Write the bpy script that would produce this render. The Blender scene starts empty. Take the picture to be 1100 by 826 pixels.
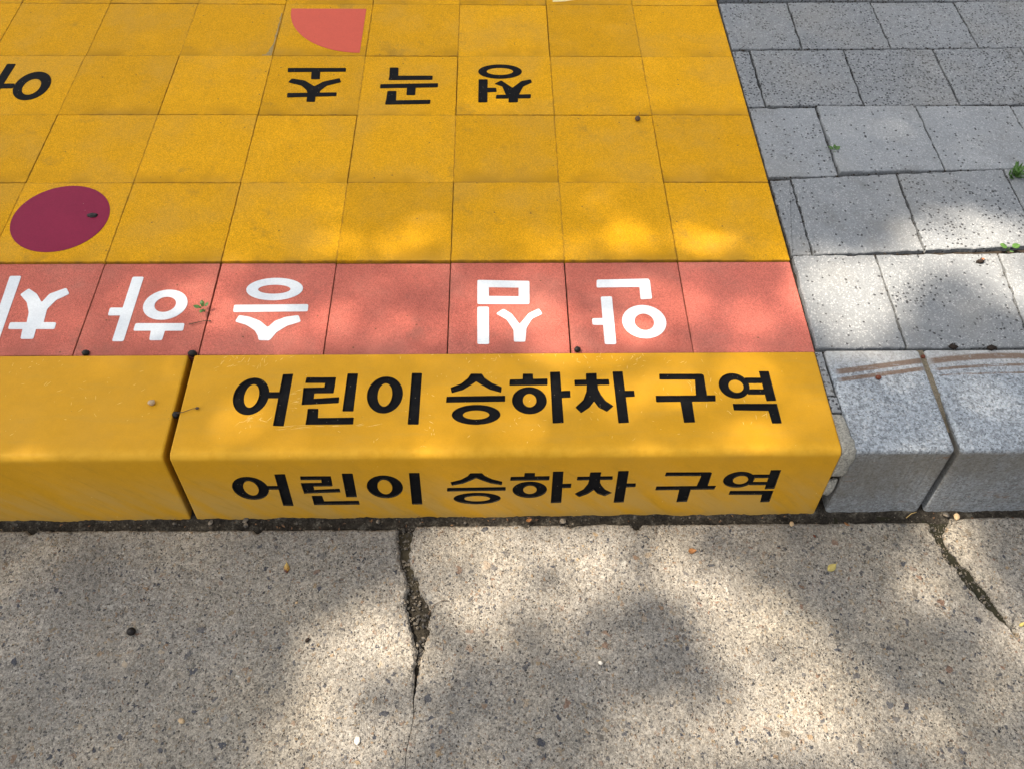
import bpy, bmesh, math, random
from mathutils import Vector, Matrix, noise
from mathutils.geometry import delaunay_2d_cdt
R = math.radians
random.seed(7)
scene = bpy.context.scene
COL = scene.collection

# ------------------------------------------------------------------ camera
cam_data = bpy.data.cameras.new('camera')
cam = bpy.data.objects.new('camera', cam_data); COL.objects.link(cam)
cam.location = (0.07743, -0.78175, 1.05188)
cam.rotation_euler = (0.59966, -0.01340, -0.01643)
cam_data.sensor_fit = 'HORIZONTAL'; cam_data.sensor_width = 36.0
cam_data.lens = 869.98 / 1100 * 36.0
cam_data.clip_start = 0.01; cam_data.clip_end = 2000
scene.camera = cam

# ------------------------------------------------------------------ light
SUN = Vector((-0.60, 0.07, 1.0))                 # towards the sun
elev = math.atan2(1.0, math.hypot(SUN.x, SUN.y)); azim = math.atan2(SUN.x, SUN.y)
world = bpy.data.worlds.new('World'); scene.world = world; world.use_nodes = True
wn = world.node_tree.nodes; wl = world.node_tree.links
sky = wn.new('ShaderNodeTexSky'); sky.sky_type = 'NISHITA'; sky.sun_disc = False
sky.sun_elevation = elev; sky.sun_rotation = azim
bg = wn['Background']; bg.inputs['Strength'].default_value = 0.10
sky.dust_density = 5.0; sky.air_density = 0.9; sky.ozone_density = 0.4
hz = wn.new('ShaderNodeHueSaturation'); hz.inputs['Saturation'].default_value = 0.30     # hazy summer sky, nearly white
wl.new(sky.outputs[0], hz.inputs['Color']); wl.new(hz.outputs[0], bg.inputs['Color'])
sd = bpy.data.lights.new('sun', 'SUN'); sd.energy = 4.5; sd.angle = R(0.55); sd.color = (1.0, 0.875, 0.72)
sun = bpy.data.objects.new('sun', sd); COL.objects.link(sun)
sun.rotation_euler = SUN.to_track_quat('Z', 'Y').to_euler(); sun.location = (-4, 2, 8)
vs = scene.view_settings
vs.view_transform = 'Standard'; vs.look = 'None'; vs.gamma = 1.0; vs.use_curve_mapping = False
vs.exposure = 1.5
scene.cycles.use_adaptive_sampling = False; scene.cycles.max_bounces = 6
scene.cycles.use_denoising = True; scene.cycles.denoiser = 'OPENIMAGEDENOISE'
scene.cycles.denoising_input_passes = 'RGB_ALBEDO_NORMAL'; scene.cycles.denoising_prefilter = 'NONE'

# ------------------------------------------------------------------ constants (metres; one tile is 0.2)
KD1, KD2, KH = 0.1886, 0.2160, 0.1517            # kerb: top depth, foot depth, height
ROAD_Z = -KH

# ------------------------------------------------------------------ traced lettering, in metres on the pavement
# P: outline x, y, x, y ...   R: ring centre x, y, radii, inner centre, inner radii
KERB = [[["R",[-0.3015,-0.0816,0.0276,0.0346,-0.3008,-0.0812,0.0112,0.0214]],["P",[-0.2814,-0.0741,-0.2537,-0.0743,-0.254,-0.086,-0.2815,-0.0858]],["P",[-0.2585,-0.0407,-0.242,-0.04,-0.2434,-0.1366,-0.26,-0.1357]]],[["P",[-0.2204,-0.0468,-0.1738,-0.0471,-0.1742,-0.0584,-0.2212,-0.0581]],["P",[-0.1899,-0.0548,-0.1739,-0.0549,-0.1742,-0.0703,-0.1906,-0.0702]],["P",[-0.2227,-0.0665,-0.1741,-0.0657,-0.1747,-0.0772,-0.2222,-0.0776]],["P",[-0.2224,-0.0738,-0.2044,-0.0739,-0.2041,-0.0891,-0.222,-0.0889]],["P",[-0.2218,-0.0882,-0.1649,-0.0841,-0.1647,-0.0954,-0.2217,-0.0987]],["P",[-0.1567,-0.0398,-0.14,-0.0399,-0.1407,-0.1108,-0.1578,-0.1107]],["P",[-0.2112,-0.1051,-0.1947,-0.1052,-0.1931,-0.1298,-0.2109,-0.1296]],["P",[-0.2109,-0.1223,-0.1391,-0.1215,-0.1388,-0.1342,-0.2112,-0.1343]]],[["R",[-0.0947,-0.0805,0.0279,0.0344,-0.0947,-0.0808,0.0112,0.0214]],["P",[-0.055,-0.0397,-0.0389,-0.0399,-0.0397,-0.1353,-0.0564,-0.1352]]],[["P",[0.0382,-0.0418,0.0559,-0.0419,0.0607,-0.0504,0.0714,-0.0596,0.0873,-0.0675,0.0862,-0.0783,0.0687,-0.0724,0.0554,-0.0634,0.0469,-0.0568,0.0395,-0.0632,0.0264,-0.0728,0.0091,-0.0784,0.0067,-0.0681,0.0235,-0.0605,0.034,-0.0502]],["P",[0.0013,-0.0846,0.0924,-0.0834,0.0923,-0.0948,0.0006,-0.096]],["R",[0.0474,-0.1182,0.0374,0.0181,0.0474,-0.1186,0.0202,0.008]]],[["P",[0.1209,-0.0424,0.137,-0.0425,0.1371,-0.0575,0.12,-0.0574]],["P",[0.0998,-0.0533,0.1598,-0.0518,0.1593,-0.0648,0.0991,-0.065]],["R",[0.1299,-0.0929,0.0271,0.0251,0.1302,-0.0928,0.0105,0.0123]],["P",[0.1641,-0.0394,0.1803,-0.0388,0.1812,-0.1343,0.1641,-0.1348]],["P",[0.1747,-0.0758,0.1944,-0.0747,0.1942,-0.088,0.1757,-0.0891]]],[["P",[0.2213,-0.0423,0.2384,-0.0419,0.2376,-0.058,0.2203,-0.0579]],["P",[0.2021,-0.0546,0.2568,-0.0538,0.2573,-0.0649,0.2019,-0.0657]],["P",[0.2215,-0.0608,0.2197,-0.0768,0.2139,-0.0924,0.2005,-0.1061,0.2087,-0.1168,0.2224,-0.1066,0.2303,-0.0954,0.2365,-0.1067,0.2489,-0.1146,0.2601,-0.1041,0.2482,-0.0941,0.242,-0.0827,0.2384,-0.0726,0.2384,-0.061]],["P",[0.2639,-0.0391,0.2802,-0.0389,0.281,-0.1347,0.2646,-0.1354]],["P",[0.2784,-0.0758,0.2948,-0.0756,0.295,-0.0871,0.2785,-0.0881]]],[["P",[0.3379,-0.0441,0.4064,-0.0446,0.4092,-0.0473,0.4086,-0.056,0.3372,-0.0555]],["P",[0.3938,-0.0531,0.4091,-0.0481,0.4083,-0.0892,0.3905,-0.089]],["P",[0.3275,-0.0855,0.4218,-0.0851,0.4202,-0.0969,0.327,-0.0977]],["P",[0.3648,-0.0949,0.3833,-0.0951,0.3826,-0.1348,0.3653,-0.1354]]],[["R",[0.454,-0.0678,0.0243,0.0241,0.4569,-0.0687,0.0117,0.012]],["P",[0.4734,-0.0525,0.4993,-0.0527,0.4989,-0.0637,0.4746,-0.0635]],["P",[0.4727,-0.0743,0.5006,-0.0745,0.4996,-0.0849,0.473,-0.0847]],["P",[0.4985,-0.04,0.5145,-0.0401,0.5155,-0.0965,0.4998,-0.0971]],["P",[0.4459,-0.1012,0.5154,-0.1017,0.5149,-0.1152,0.4457,-0.1136]],["P",[0.4987,-0.1076,0.5153,-0.1025,0.5157,-0.1377,0.5006,-0.138]]]]
WHITE = [[["P",[-0.7547,0.171,-0.7352,0.1709,-0.7249,0.0026,-0.742,0.0027]],["P",[-0.7211,0.069,-0.6456,0.0686,-0.6441,0.0544,-0.7198,0.0549]],["P",[-0.6966,0.0575,-0.6746,0.0574,-0.6723,0.0343,-0.693,0.0345]],["P",[-0.724,0.1289,-0.7136,0.1425,-0.6962,0.1303,-0.6825,0.1116,-0.6753,0.1302,-0.6509,0.1437,-0.6418,0.13,-0.6599,0.1167,-0.6691,0.0969,-0.6658,0.0645,-0.6933,0.0646,-0.6969,0.0897,-0.7072,0.1118]]],[["P",[-0.5448,0.1685,-0.5257,0.1684,-0.5258,0.0293,-0.5444,0.0294]],["P",[-0.5655,0.1,-0.5375,0.0998,-0.5372,0.0831,-0.565,0.0832]],["R",[-0.4754,0.1062,0.0364,0.0328,-0.4756,0.1066,0.0176,0.0166]],["P",[-0.5153,0.0664,-0.435,0.066,-0.4344,0.0504,-0.5154,0.0509]],["P",[-0.4869,0.0535,-0.4637,0.0534,-0.4642,0.031,-0.4849,0.0311]]],[["R",[-0.2988,0.1399,0.048,0.0251,-0.2993,0.1393,0.0275,0.0102]],["P",[-0.3612,0.1047,-0.2372,0.1061,-0.2364,0.0905,-0.3603,0.0891]],["P",[-0.3534,0.0691,-0.3491,0.0826,-0.3317,0.0791,-0.3124,0.0703,-0.2976,0.0568,-0.2879,0.0702,-0.2712,0.0787,-0.2504,0.0824,-0.2448,0.0685,-0.2664,0.06,-0.2821,0.046,-0.2902,0.0298,-0.3082,0.0299,-0.3117,0.0405,-0.3181,0.0504,-0.3333,0.0618]]],[["P",[0.0474,0.1589,0.1373,0.1562,0.1369,0.1408,0.0475,0.1427]],["P",[0.0476,0.1229,0.1363,0.121,0.1359,0.1045,0.0478,0.1049]],["P",[0.0474,0.1496,0.0672,0.1495,0.0672,0.1115,0.0477,0.1116]],["P",[0.1185,0.1493,0.1371,0.1492,0.1361,0.1112,0.1177,0.1113]],["P",[0.0478,0.099,0.0672,0.0989,0.0677,0.0201,0.0484,0.0202]],["P",[0.0791,0.0841,0.0917,0.0943,0.1057,0.0832,0.1183,0.0614,0.1342,0.0845,0.1516,0.0948,0.1574,0.083,0.1395,0.0728,0.1293,0.0528,0.1269,0.0246,0.1081,0.0247,0.108,0.0493,0.0971,0.0709]]],[["P",[0.2536,0.1588,0.345,0.1607,0.3446,0.1421,0.2522,0.141]],["P",[0.3268,0.1561,0.3459,0.1584,0.3451,0.1154,0.3253,0.114]],["P",[0.2576,0.1204,0.2768,0.121,0.2752,0.0188,0.2563,0.0189]],["P",[0.2391,0.073,0.2596,0.0736,0.2596,0.0592,0.2393,0.0593]],["R",[0.3261,0.0658,0.0369,0.0355,0.3263,0.0651,0.0163,0.0177]]]]
BLACK = [[["R",[-0.8806,0.6948,0.0366,0.0478,-0.8807,0.6914,0.0179,0.0267]],["P",[-0.9456,0.7018,-0.9179,0.7019,-0.9175,0.686,-0.9438,0.6859]],["P",[-0.9562,0.7695,-0.9378,0.7696,-0.9456,0.611,-0.9644,0.6109]]],[["P",[-0.3615,0.756,-0.2379,0.7564,-0.2373,0.7433,-0.3602,0.7417]],["P",[-0.3102,0.7478,-0.2916,0.7479,-0.2894,0.7173,-0.3079,0.7173]],["P",[-0.3546,0.7067,-0.3479,0.7195,-0.32,0.7126,-0.2978,0.6931,-0.2807,0.7092,-0.2479,0.7209,-0.2436,0.707,-0.2721,0.6954,-0.2841,0.6783,-0.2849,0.667,-0.3087,0.667,-0.3125,0.6805,-0.3249,0.6953]],["P",[-0.351,0.6703,-0.2492,0.6727,-0.2486,0.6604,-0.3496,0.6557]],["P",[-0.3089,0.6636,-0.2915,0.6637,-0.2909,0.6414,-0.3082,0.6414]]],[["P",[-0.1443,0.7591,-0.1256,0.7591,-0.124,0.7225,-0.1433,0.7224]],["P",[-0.1431,0.7306,-0.0514,0.7309,-0.0516,0.7168,-0.1442,0.7154]],["P",[-0.1602,0.7015,-0.039,0.7052,-0.0393,0.6914,-0.1599,0.6877]],["P",[-0.1038,0.6936,-0.0854,0.6936,-0.0854,0.6652,-0.1036,0.6652]],["P",[-0.1438,0.6786,-0.1248,0.6787,-0.1237,0.6406,-0.1446,0.6405]],["P",[-0.145,0.6472,-0.0525,0.6496,-0.0533,0.6363,-0.1455,0.6339]]],[["R",[0.0906,0.7445,0.0466,0.025,0.0902,0.7449,0.0282,0.0125]],["P",[0.0449,0.7171,0.0642,0.7171,0.0636,0.6398,0.0447,0.6397]],["P",[0.0607,0.6882,0.082,0.6883,0.0833,0.6746,0.0607,0.6734]],["P",[0.0785,0.7021,0.0928,0.7137,0.116,0.6883,0.1357,0.7115,0.1553,0.7174,0.1578,0.7069,0.1389,0.693,0.1276,0.6611,0.1029,0.6611,0.0948,0.6929]],["P",[0.0819,0.6644,0.1545,0.6668,0.1534,0.6533,0.0811,0.652]],["P",[0.1078,0.6566,0.1275,0.6566,0.1264,0.6399,0.1069,0.6398]]]]
# gaps and dense spots of the tree crown as they fall on the pavement: x, y, radii, light let through
TMAP = [(0.351,-0.428,0.634,0.219,0.5),(-0.593,-0.403,0.272,0.235,0.075),(-0.31,-0.276,0.16,0.069,0.03),(0.236,-0.413,0.1,0.06,0.06),(0.128,-0.472,0.08,0.044,0.14),(0.059,-0.521,0.098,0.059,0.07),(-0.033,-0.463,0.067,0.078,0.16),(0.403,-0.265,0.092,0.041,0.07),(0.505,-0.338,0.089,0.053,0.06),(0.594,-0.452,0.11,0.056,0.14),(0.574,-0.27,0.089,0.041,0.2),(0.684,-0.548,0.079,0.073,0.25),(-0.203,-0.428,0.068,0.078,0.95),(-0.235,-0.511,0.094,0.074,0.9),(-0.299,-0.561,0.058,0.042,0.7),(-0.033,-0.267,0.091,0.07,0.92),(0.112,-0.299,0.105,0.07,0.92),(-0.061,-0.353,0.056,0.052,0.55),(0.282,-0.279,0.068,0.047,0.75),(0.334,-0.365,0.065,0.049,0.95),(0.44,-0.463,0.065,0.053,0.92),(0.365,-0.538,0.086,0.049,0.85),(0.227,-0.536,0.059,0.046,0.7),(0.334,-0.448,0.055,0.032,0.6),(0.726,-0.261,0.069,0.051,0.9),(0.674,-0.376,0.085,0.037,0.5),(0.103,-0.093,0.607,0.104,0.11159999999999999),(-0.542,-0.088,0.185,0.103,0.0744),(0.251,-0.059,0.162,0.061,0.31),(0.06,-0.109,0.1,0.043,0.341),(-0.18,-0.133,0.169,0.041,0.341),(0.461,-0.042,0.09,0.036,0.372),(0.228,-0.161,0.084,0.023,0.0744),(0.454,-0.163,0.113,0.033,0.217),(0.737,-0.098,0.147,0.096,0.2),(0.732,-0.115,0.087,0.038,0.07),(-0.128,0.096,0.717,0.093,0.279),(0.059,0.065,0.085,0.079,0.496),(0.161,0.094,0.071,0.092,0.527),(0.321,0.044,0.077,0.043,0.434),(0.275,0.146,0.096,0.03,0.279),(0.248,0.104,0.035,0.025,0.062),(-0.463,0.068,0.076,0.043,0.403),(-0.371,0.107,0.044,0.061,0.434),(-0.719,0.109,0.062,0.061,0.093),(-0.29,0.138,0.063,0.029,0.093),(-0.132,0.137,0.048,0.029,0.124),(0.5,0.093,0.095,0.082,0.31),(-0.1,0.255,0.133,0.051,0.31),(0.1,0.241,0.116,0.041,0.1984),(0.301,0.254,0.134,0.046,0.31),(0.503,0.254,0.142,0.046,0.341),(0.392,0.24,0.117,0.041,0.31),(-0.709,0.283,0.046,0.028,0.248),(0.956,0.261,0.163,0.047,0.97),(0.741,0.225,0.101,0.023,0.6),(0.687,0.112,0.099,0.117,0.95),(0.786,0.176,0.066,0.044,0.9),(0.977,0.153,0.074,0.082,0.9),(0.848,0.189,0.116,0.035,0.92),(0.703,0.239,0.059,0.018,0.5),(0.83,0.081,0.06,0.053,0.15)]

# ------------------------------------------------------------------ node helpers
class NT:
    def __init__(s, name):
        s.m = bpy.data.materials.new(name); s.m.use_nodes = True
        s.t = s.m.node_tree; s.n = s.t.nodes; s.l = s.t.links
        s.b = s.n['Principled BSDF']
        s.co = s.n.new('ShaderNodeTexCoord').outputs['Object']
    def put(s, sock, v):
        if hasattr(v, 'is_output') or isinstance(v, bpy.types.NodeSocket): s.l.new(v, sock)
        elif isinstance(v, (tuple, list)) and len(v) == 3 and sock.type == 'RGBA': sock.default_value = (*v, 1)
        else: sock.default_value = v
    def math(s, op, a, b=0.0, c=None, clamp=False):
        n = s.n.new('ShaderNodeMath'); n.operation = op; n.use_clamp = clamp
        s.put(n.inputs[0], a); s.put(n.inputs[1], b)
        if c is not None: s.put(n.inputs[2], c)
        return n.outputs[0]
    def vmath(s, op, a, b=(0, 0, 0), scale=None):
        n = s.n.new('ShaderNodeVectorMath'); n.operation = op
        s.put(n.inputs[0], a); s.put(n.inputs[1], b)
        if scale is not None: s.put(n.inputs['Scale'], scale)
        return n.outputs[0]
    def noise(s, scale, detail=3, rough=.55, vec=None, col=False, w=None):
        n = s.n.new('ShaderNodeTexNoise'); n.inputs['Scale'].default_value = scale
        n.inputs['Detail'].default_value = detail; n.inputs['Roughness'].default_value = rough
        s.l.new(vec or s.co, n.inputs['Vector'])
        return n.outputs['Color'] if col else n.outputs['Fac']
    def voro(s, scale, vec=None, feature='F1', rand=1.0):
        n = s.n.new('ShaderNodeTexVoronoi'); n.feature = feature
        n.inputs['Scale'].default_value = scale; n.inputs['Randomness'].default_value = rand
        s.l.new(vec or s.co, n.inputs['Vector'])
        return n
    def ramp(s, fac, stops, interp='LINEAR'):
        n = s.n.new('ShaderNodeValToRGB'); n.color_ramp.interpolation = interp
        e = n.color_ramp.elements
        while len(e) < len(stops): e.new(0.5)
        for i, (p, c) in enumerate(stops):
            e[i].position = p; e[i].color = (*c, 1) if isinstance(c, (tuple, list)) else (c, c, c, 1)
        s.put(n.inputs[0], fac)
        return n.outputs[0]
    def mix(s, fac, a, b, mode='MIX'):
        n = s.n.new('ShaderNodeMix'); n.data_type = 'RGBA'; n.blend_type = mode
        s.put(n.inputs[0], fac); s.put(n.inputs[6], a); s.put(n.inputs[7], b)
        return n.outputs[2]
    def step(s, v, lo, hi, a=0.0, b=1.0):
        n = s.n.new('ShaderNodeMapRange'); n.interpolation_type = 'SMOOTHSTEP'
        s.put(n.inputs[0], v); n.inputs[1].default_value = lo; n.inputs[2].default_value = hi
        n.inputs[3].default_value = a; n.inputs[4].default_value = b
        return n.outputs[0]
    def sep(s, v):
        n = s.n.new('ShaderNodeSeparateXYZ'); s.l.new(v, n.inputs[0]); return n.outputs
    def comb(s, x, y, z):
        n = s.n.new('ShaderNodeCombineXYZ')
        for i, v in enumerate((x, y, z)): s.put(n.inputs[i], v)
        return n.outputs[0]
    def rnd(s): return s.n.new('ShaderNodeObjectInfo').outputs['Random']
    def shift(s):
        """object coordinates moved by a random offset per object, so that copies differ"""
        r = s.rnd()
        off = s.comb(s.math('MULTIPLY', r, 37.0), s.math('MULTIPLY', r, 91.0), 0.0)
        raw = s.co; s.raw = raw
        s.co = s.vmath('ADD', raw, off)
    def bump(s, height, strength, dist, base=None):
        n = s.n.new('ShaderNodeBump'); n.inputs['Strength'].default_value = strength
        n.inputs['Distance'].default_value = dist; s.put(n.inputs['Height'], height)
        if base is not None: s.l.new(base, n.inputs['Normal'])
        return n.outputs[0]
    def out(s, col, rough=.8, normal=None, spec=.5):
        s.put(s.b.inputs['Base Color'], col); s.put(s.b.inputs['Roughness'], rough)
        s.b.inputs['Specular IOR Level'].default_value = spec
        if normal is not None: s.l.new(normal, s.b.inputs['Normal'])
        return s.m

def tile_material(name, base, dirt, grain=.55, edge=1.0):
    k = NT(name); k.shift()
    r = k.rnd()
    fine = k.voro(620); fr = k.sep(fine.outputs['Color'])[0]
    n1 = k.noise(900, 2, .6); n2 = k.noise(26, 5, .6); n3 = k.noise(7, 4, .6)
    v = k.math('ADD', k.math('MULTIPLY', fr, .40), k.math('MULTIPLY', n1, .40))
    v = k.math('ADD', v, k.math('MULTIPLY', n2, .16)); v = k.math('ADD', v, .50)
    v = k.math('MULTIPLY', v, k.math('ADD', k.math('MULTIPLY', r, .22), .89))
    col = k.mix(1.0, base, k.comb(v, v, v), 'MULTIPLY')
    # worn dust film, patchy
    film = k.math('MULTIPLY', k.step(n3, .42, .72), .32)
    film = k.math('ADD', film, k.math('MULTIPLY', k.step(n2, .55, .75), .10))
    col = k.mix(film, col, dirt)
    sm = k.math('MULTIPLY', k.step(k.noise(11, 5, .7), .57, .72), .40)
    col = k.mix(sm, col, tuple(c * .55 for c in dirt))
    # dirt that gathers along the tile edges nearest the kerb
    xyz = k.sep(k.raw)
    e = k.step(k.math('ADD', xyz[1], k.math('MULTIPLY', k.noise(14, 4, .6), .05)), -.03, -.085, 0.0, 1.0)
    e = k.math('MULTIPLY', e, k.step(k.noise(9, 3), .40, .62))
    e = k.math('MULTIPLY', e, k.math('ADD', .12 * edge, k.math('MULTIPLY', fr, .50 * edge)))
    col = k.mix(e, col, tuple(c * .34 for c in dirt))
    # rim grime
    rim = k.math('MAXIMUM', k.math('ABSOLUTE', xyz[0]), k.math('ABSOLUTE', xyz[1]))
    rm = k.math('MULTIPLY', k.step(rim, .0965, .0995), k.step(k.noise(60, 3), .35, .65, .0, .42))
    col = k.mix(rm, col, (.10, .065, .03))
    # pin specks
    sp = k.voro(60); sr = k.sep(sp.outputs['Color'])
    m = k.math('MULTIPLY', k.step(sp.outputs['Distance'], .07, .13, 1.0, 0.0), k.math('GREATER_THAN', sr[0], .86))
    col = k.mix(k.math('MULTIPLY', m, .7), col, (.09, .06, .03))
    h = k.math('ADD', k.math('MULTIPLY', n1, .6), k.math('MULTIPLY', k.step(fine.outputs['Distance'], .1, .6, 1.0, 0.0), .7))
    nrm = k.bump(h, grain, .0009)
    return k.out(col, .8, nrm, .07)

M = {}
M['yellow_tile'] = tile_material('yellow_tile_mat', (.615, .305, .009), (.42, .26, .06))
M['red_tile'] = tile_material('red_tile_mat', (.545, .150, .108), (.40, .20, .155), 1.0, .9)

def paint_material(name, base, var=.14, rough=.55, speck=(.75, .72, .66), sprob=.93, grain=.25):
    k = NT(name); k.shift()
    n1 = k.noise(800, 2); n2 = k.noise(40, 5, .65); fr = k.sep(k.voro(500).outputs['Color'])[0]
    v = k.math('ADD', k.math('MULTIPLY', n2, var * 1.6), k.math('MULTIPLY', fr, var)); v = k.math('ADD', v, 1 - var * 1.3)
    col = k.mix(1.0, base, k.comb(v, v, v), 'MULTIPLY')
    vo = k.voro(230); sr = k.sep(vo.outputs['Color'])
    m = k.math('MULTIPLY', k.step(vo.outputs['Distance'], .10, .2, 1.0, 0.0), k.math('GREATER_THAN', sr[1], sprob))
    col = k.mix(k.math('MULTIPLY', m, .6), col, speck)
    return k.out(col, rough, k.bump(n1, grain, .0006), .10)
M['white_paint'] = paint_material('white_paint_mat', (.64, .67, .68), .10, .5, (.25, .23, .2), .97)
M['black_paint'] = paint_material('black_paint_mat', (.010, .010, .012), .3, .75, (.16, .15, .13), .955)
def black_material():
    k = NT('black_letter_mat'); k.shift()
    n1 = k.noise(700, 3); n2 = k.noise(28, 5, .7); st = k.noise(90, 4, .7, k.vmath('MULTIPLY', k.co, (.5, 5.0, 2.0)))
    col = k.mix(k.math('MULTIPLY', k.step(n2, .45, .75), .55), (.006, .0062, .007), (.018, .017, .016))
    col = k.mix(k.math('MULTIPLY', k.step(st, .64, .80), .40), col, (.055, .048, .036))
    vo = k.voro(260); sr = k.sep(vo.outputs['Color'])
    m = k.math('MULTIPLY', k.step(vo.outputs['Distance'], .12, .24, 1.0, 0.0), k.math('GREATER_THAN', sr[1], .93))
    col = k.mix(k.math('MULTIPLY', m, .7), col, (.20, .17, .12))
    return k.out(col, .7, k.bump(n1, .4, .0008), .06)
M['black_paint'] = black_material()
M['letter_groove'] = paint_material('letter_groove_mat', (.040, .034, .026), .5, .55, (.30, .22, .08), .85, .5)  # groove walls coloured lighter than the letters, painting in light on the bevel
M['maroon_paint'] = paint_material('maroon_paint_mat', (.205, .012, .042), .12, .5, (.5, .35, .3), .985)
M['coral_paint'] = paint_material('coral_paint_mat', (.56, .095, .058), .07, .45, (.1, .05, .04), .985)
M['cream_paint'] = paint_material('cream_paint_mat', (.72, .58, .30), .1, .5, (.3, .25, .1), .97)

def kerb_material():
    k = NT('yellow_kerb_mat')
    n1 = k.noise(700, 2); n2 = k.noise(9, 5, .6); n3 = k.noise(50, 4, .6)
    sx = k.vmath('MULTIPLY', k.co, (1.6, 9.0, 3.0)); n4 = k.noise(6, 5, .65, sx)
    fr = k.sep(k.voro(800).outputs['Color'])[0]
    v = k.math('ADD', .84, k.math('MULTIPLY', fr, .07)); v = k.math('ADD', v, k.math('MULTIPLY', n3, .18))
    col = k.mix(1.0, (.570, .285, .012), k.comb(v, v, v), 'MULTIPLY')
    col = k.mix(k.math('MULTIPLY', k.step(n2, .40, .70), .25), col, (.50, .275, .035))
    col = k.mix(k.math('MULTIPLY', k.step(n4, .48, .72), .25), col, (.44, .26, .045))
    # pale road dust on the lower face, with smears where it has been rubbed off
    xyz = k.sep(k.co)
    g = k.step(k.math('ADD', xyz[2], k.math('MULTIPLY', n2, .07)), .015, -.10, 0.0, 1.0)
    sd = k.vmath('ADD', k.vmath('MULTIPLY', k.co, (5.0, 5.0, 1.5)), k.comb(k.math('MULTIPLY', xyz[2], 5.0), 0.0, 0.0))
    sme = k.noise(5.0, 5, .6, sd)
    g = k.math('MULTIPLY', g, k.step(sme, .34, .62, .05, .62))
    col = k.mix(g, col, (.44, .285, .085))
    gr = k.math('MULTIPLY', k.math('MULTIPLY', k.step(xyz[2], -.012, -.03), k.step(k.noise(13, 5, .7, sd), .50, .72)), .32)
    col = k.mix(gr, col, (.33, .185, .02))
    worn_lit = k.math('MULTIPLY', k.math('MULTIPLY', k.step(xyz[1], -.168, -.185), k.step(xyz[2], -.016, -.004)), k.step(n3, .35, .6, .25, .6))  # paler band along the front arris: wear, with brighter skylight painted in
    col = k.mix(worn_lit, col, (.66, .36, .03))
    g2 = k.math('MULTIPLY', k.step(k.math('ADD', xyz[2], k.math('MULTIPLY', n3, .03)), -.125, -.155), .55)
    col = k.mix(g2, col, (.27, .19, .08))
    jt = k.step(k.math('ABSOLUTE', k.math('ADD', xyz[0], .4100)), .0052, .0038)
    col = k.mix(k.math('MULTIPLY', jt, .93), col, (.030, .016, .006))
    # small pale chips
    vo = k.voro(140); sr = k.sep(vo.outputs['Color'])
    m = k.math('MULTIPLY', k.step(vo.outputs['Distance'], .06, .12, 1.0, 0.0), k.math('GREATER_THAN', sr[0], .93))
    col = k.mix(k.math('MULTIPLY', m, .65), col, (.80, .62, .22))
    m2 = k.math('MULTIPLY', k.step(vo.outputs['Distance'], .05, .10, 1.0, 0.0), k.math('LESS_THAN', sr[1], .05))
    col = k.mix(k.math('MULTIPLY', m2, .7), col, (.12, .08, .03))
    h = k.math('ADD', k.math('MULTIPLY', n1, .35), k.math('MULTIPLY', n3, .8))
    return k.out(col, k.step(n4, .3, .7, .42, .60), k.bump(h, .22, .0012), .12)
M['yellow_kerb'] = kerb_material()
def flat(name, c, rough=.7, var=.25, scale=200):
    k = NT(name); n = k.noise(scale, 4); v = k.math('ADD', 1 - var, k.math('MULTIPLY', n, 2 * var))
    return k.out(k.mix(1.0, c, k.comb(v, v, v), 'MULTIPLY'), rough, k.bump(n, .5, .001), .2)
M['scratch'] = flat('scratch_mat', (.86, .64, .22), .6, .1)

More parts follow.
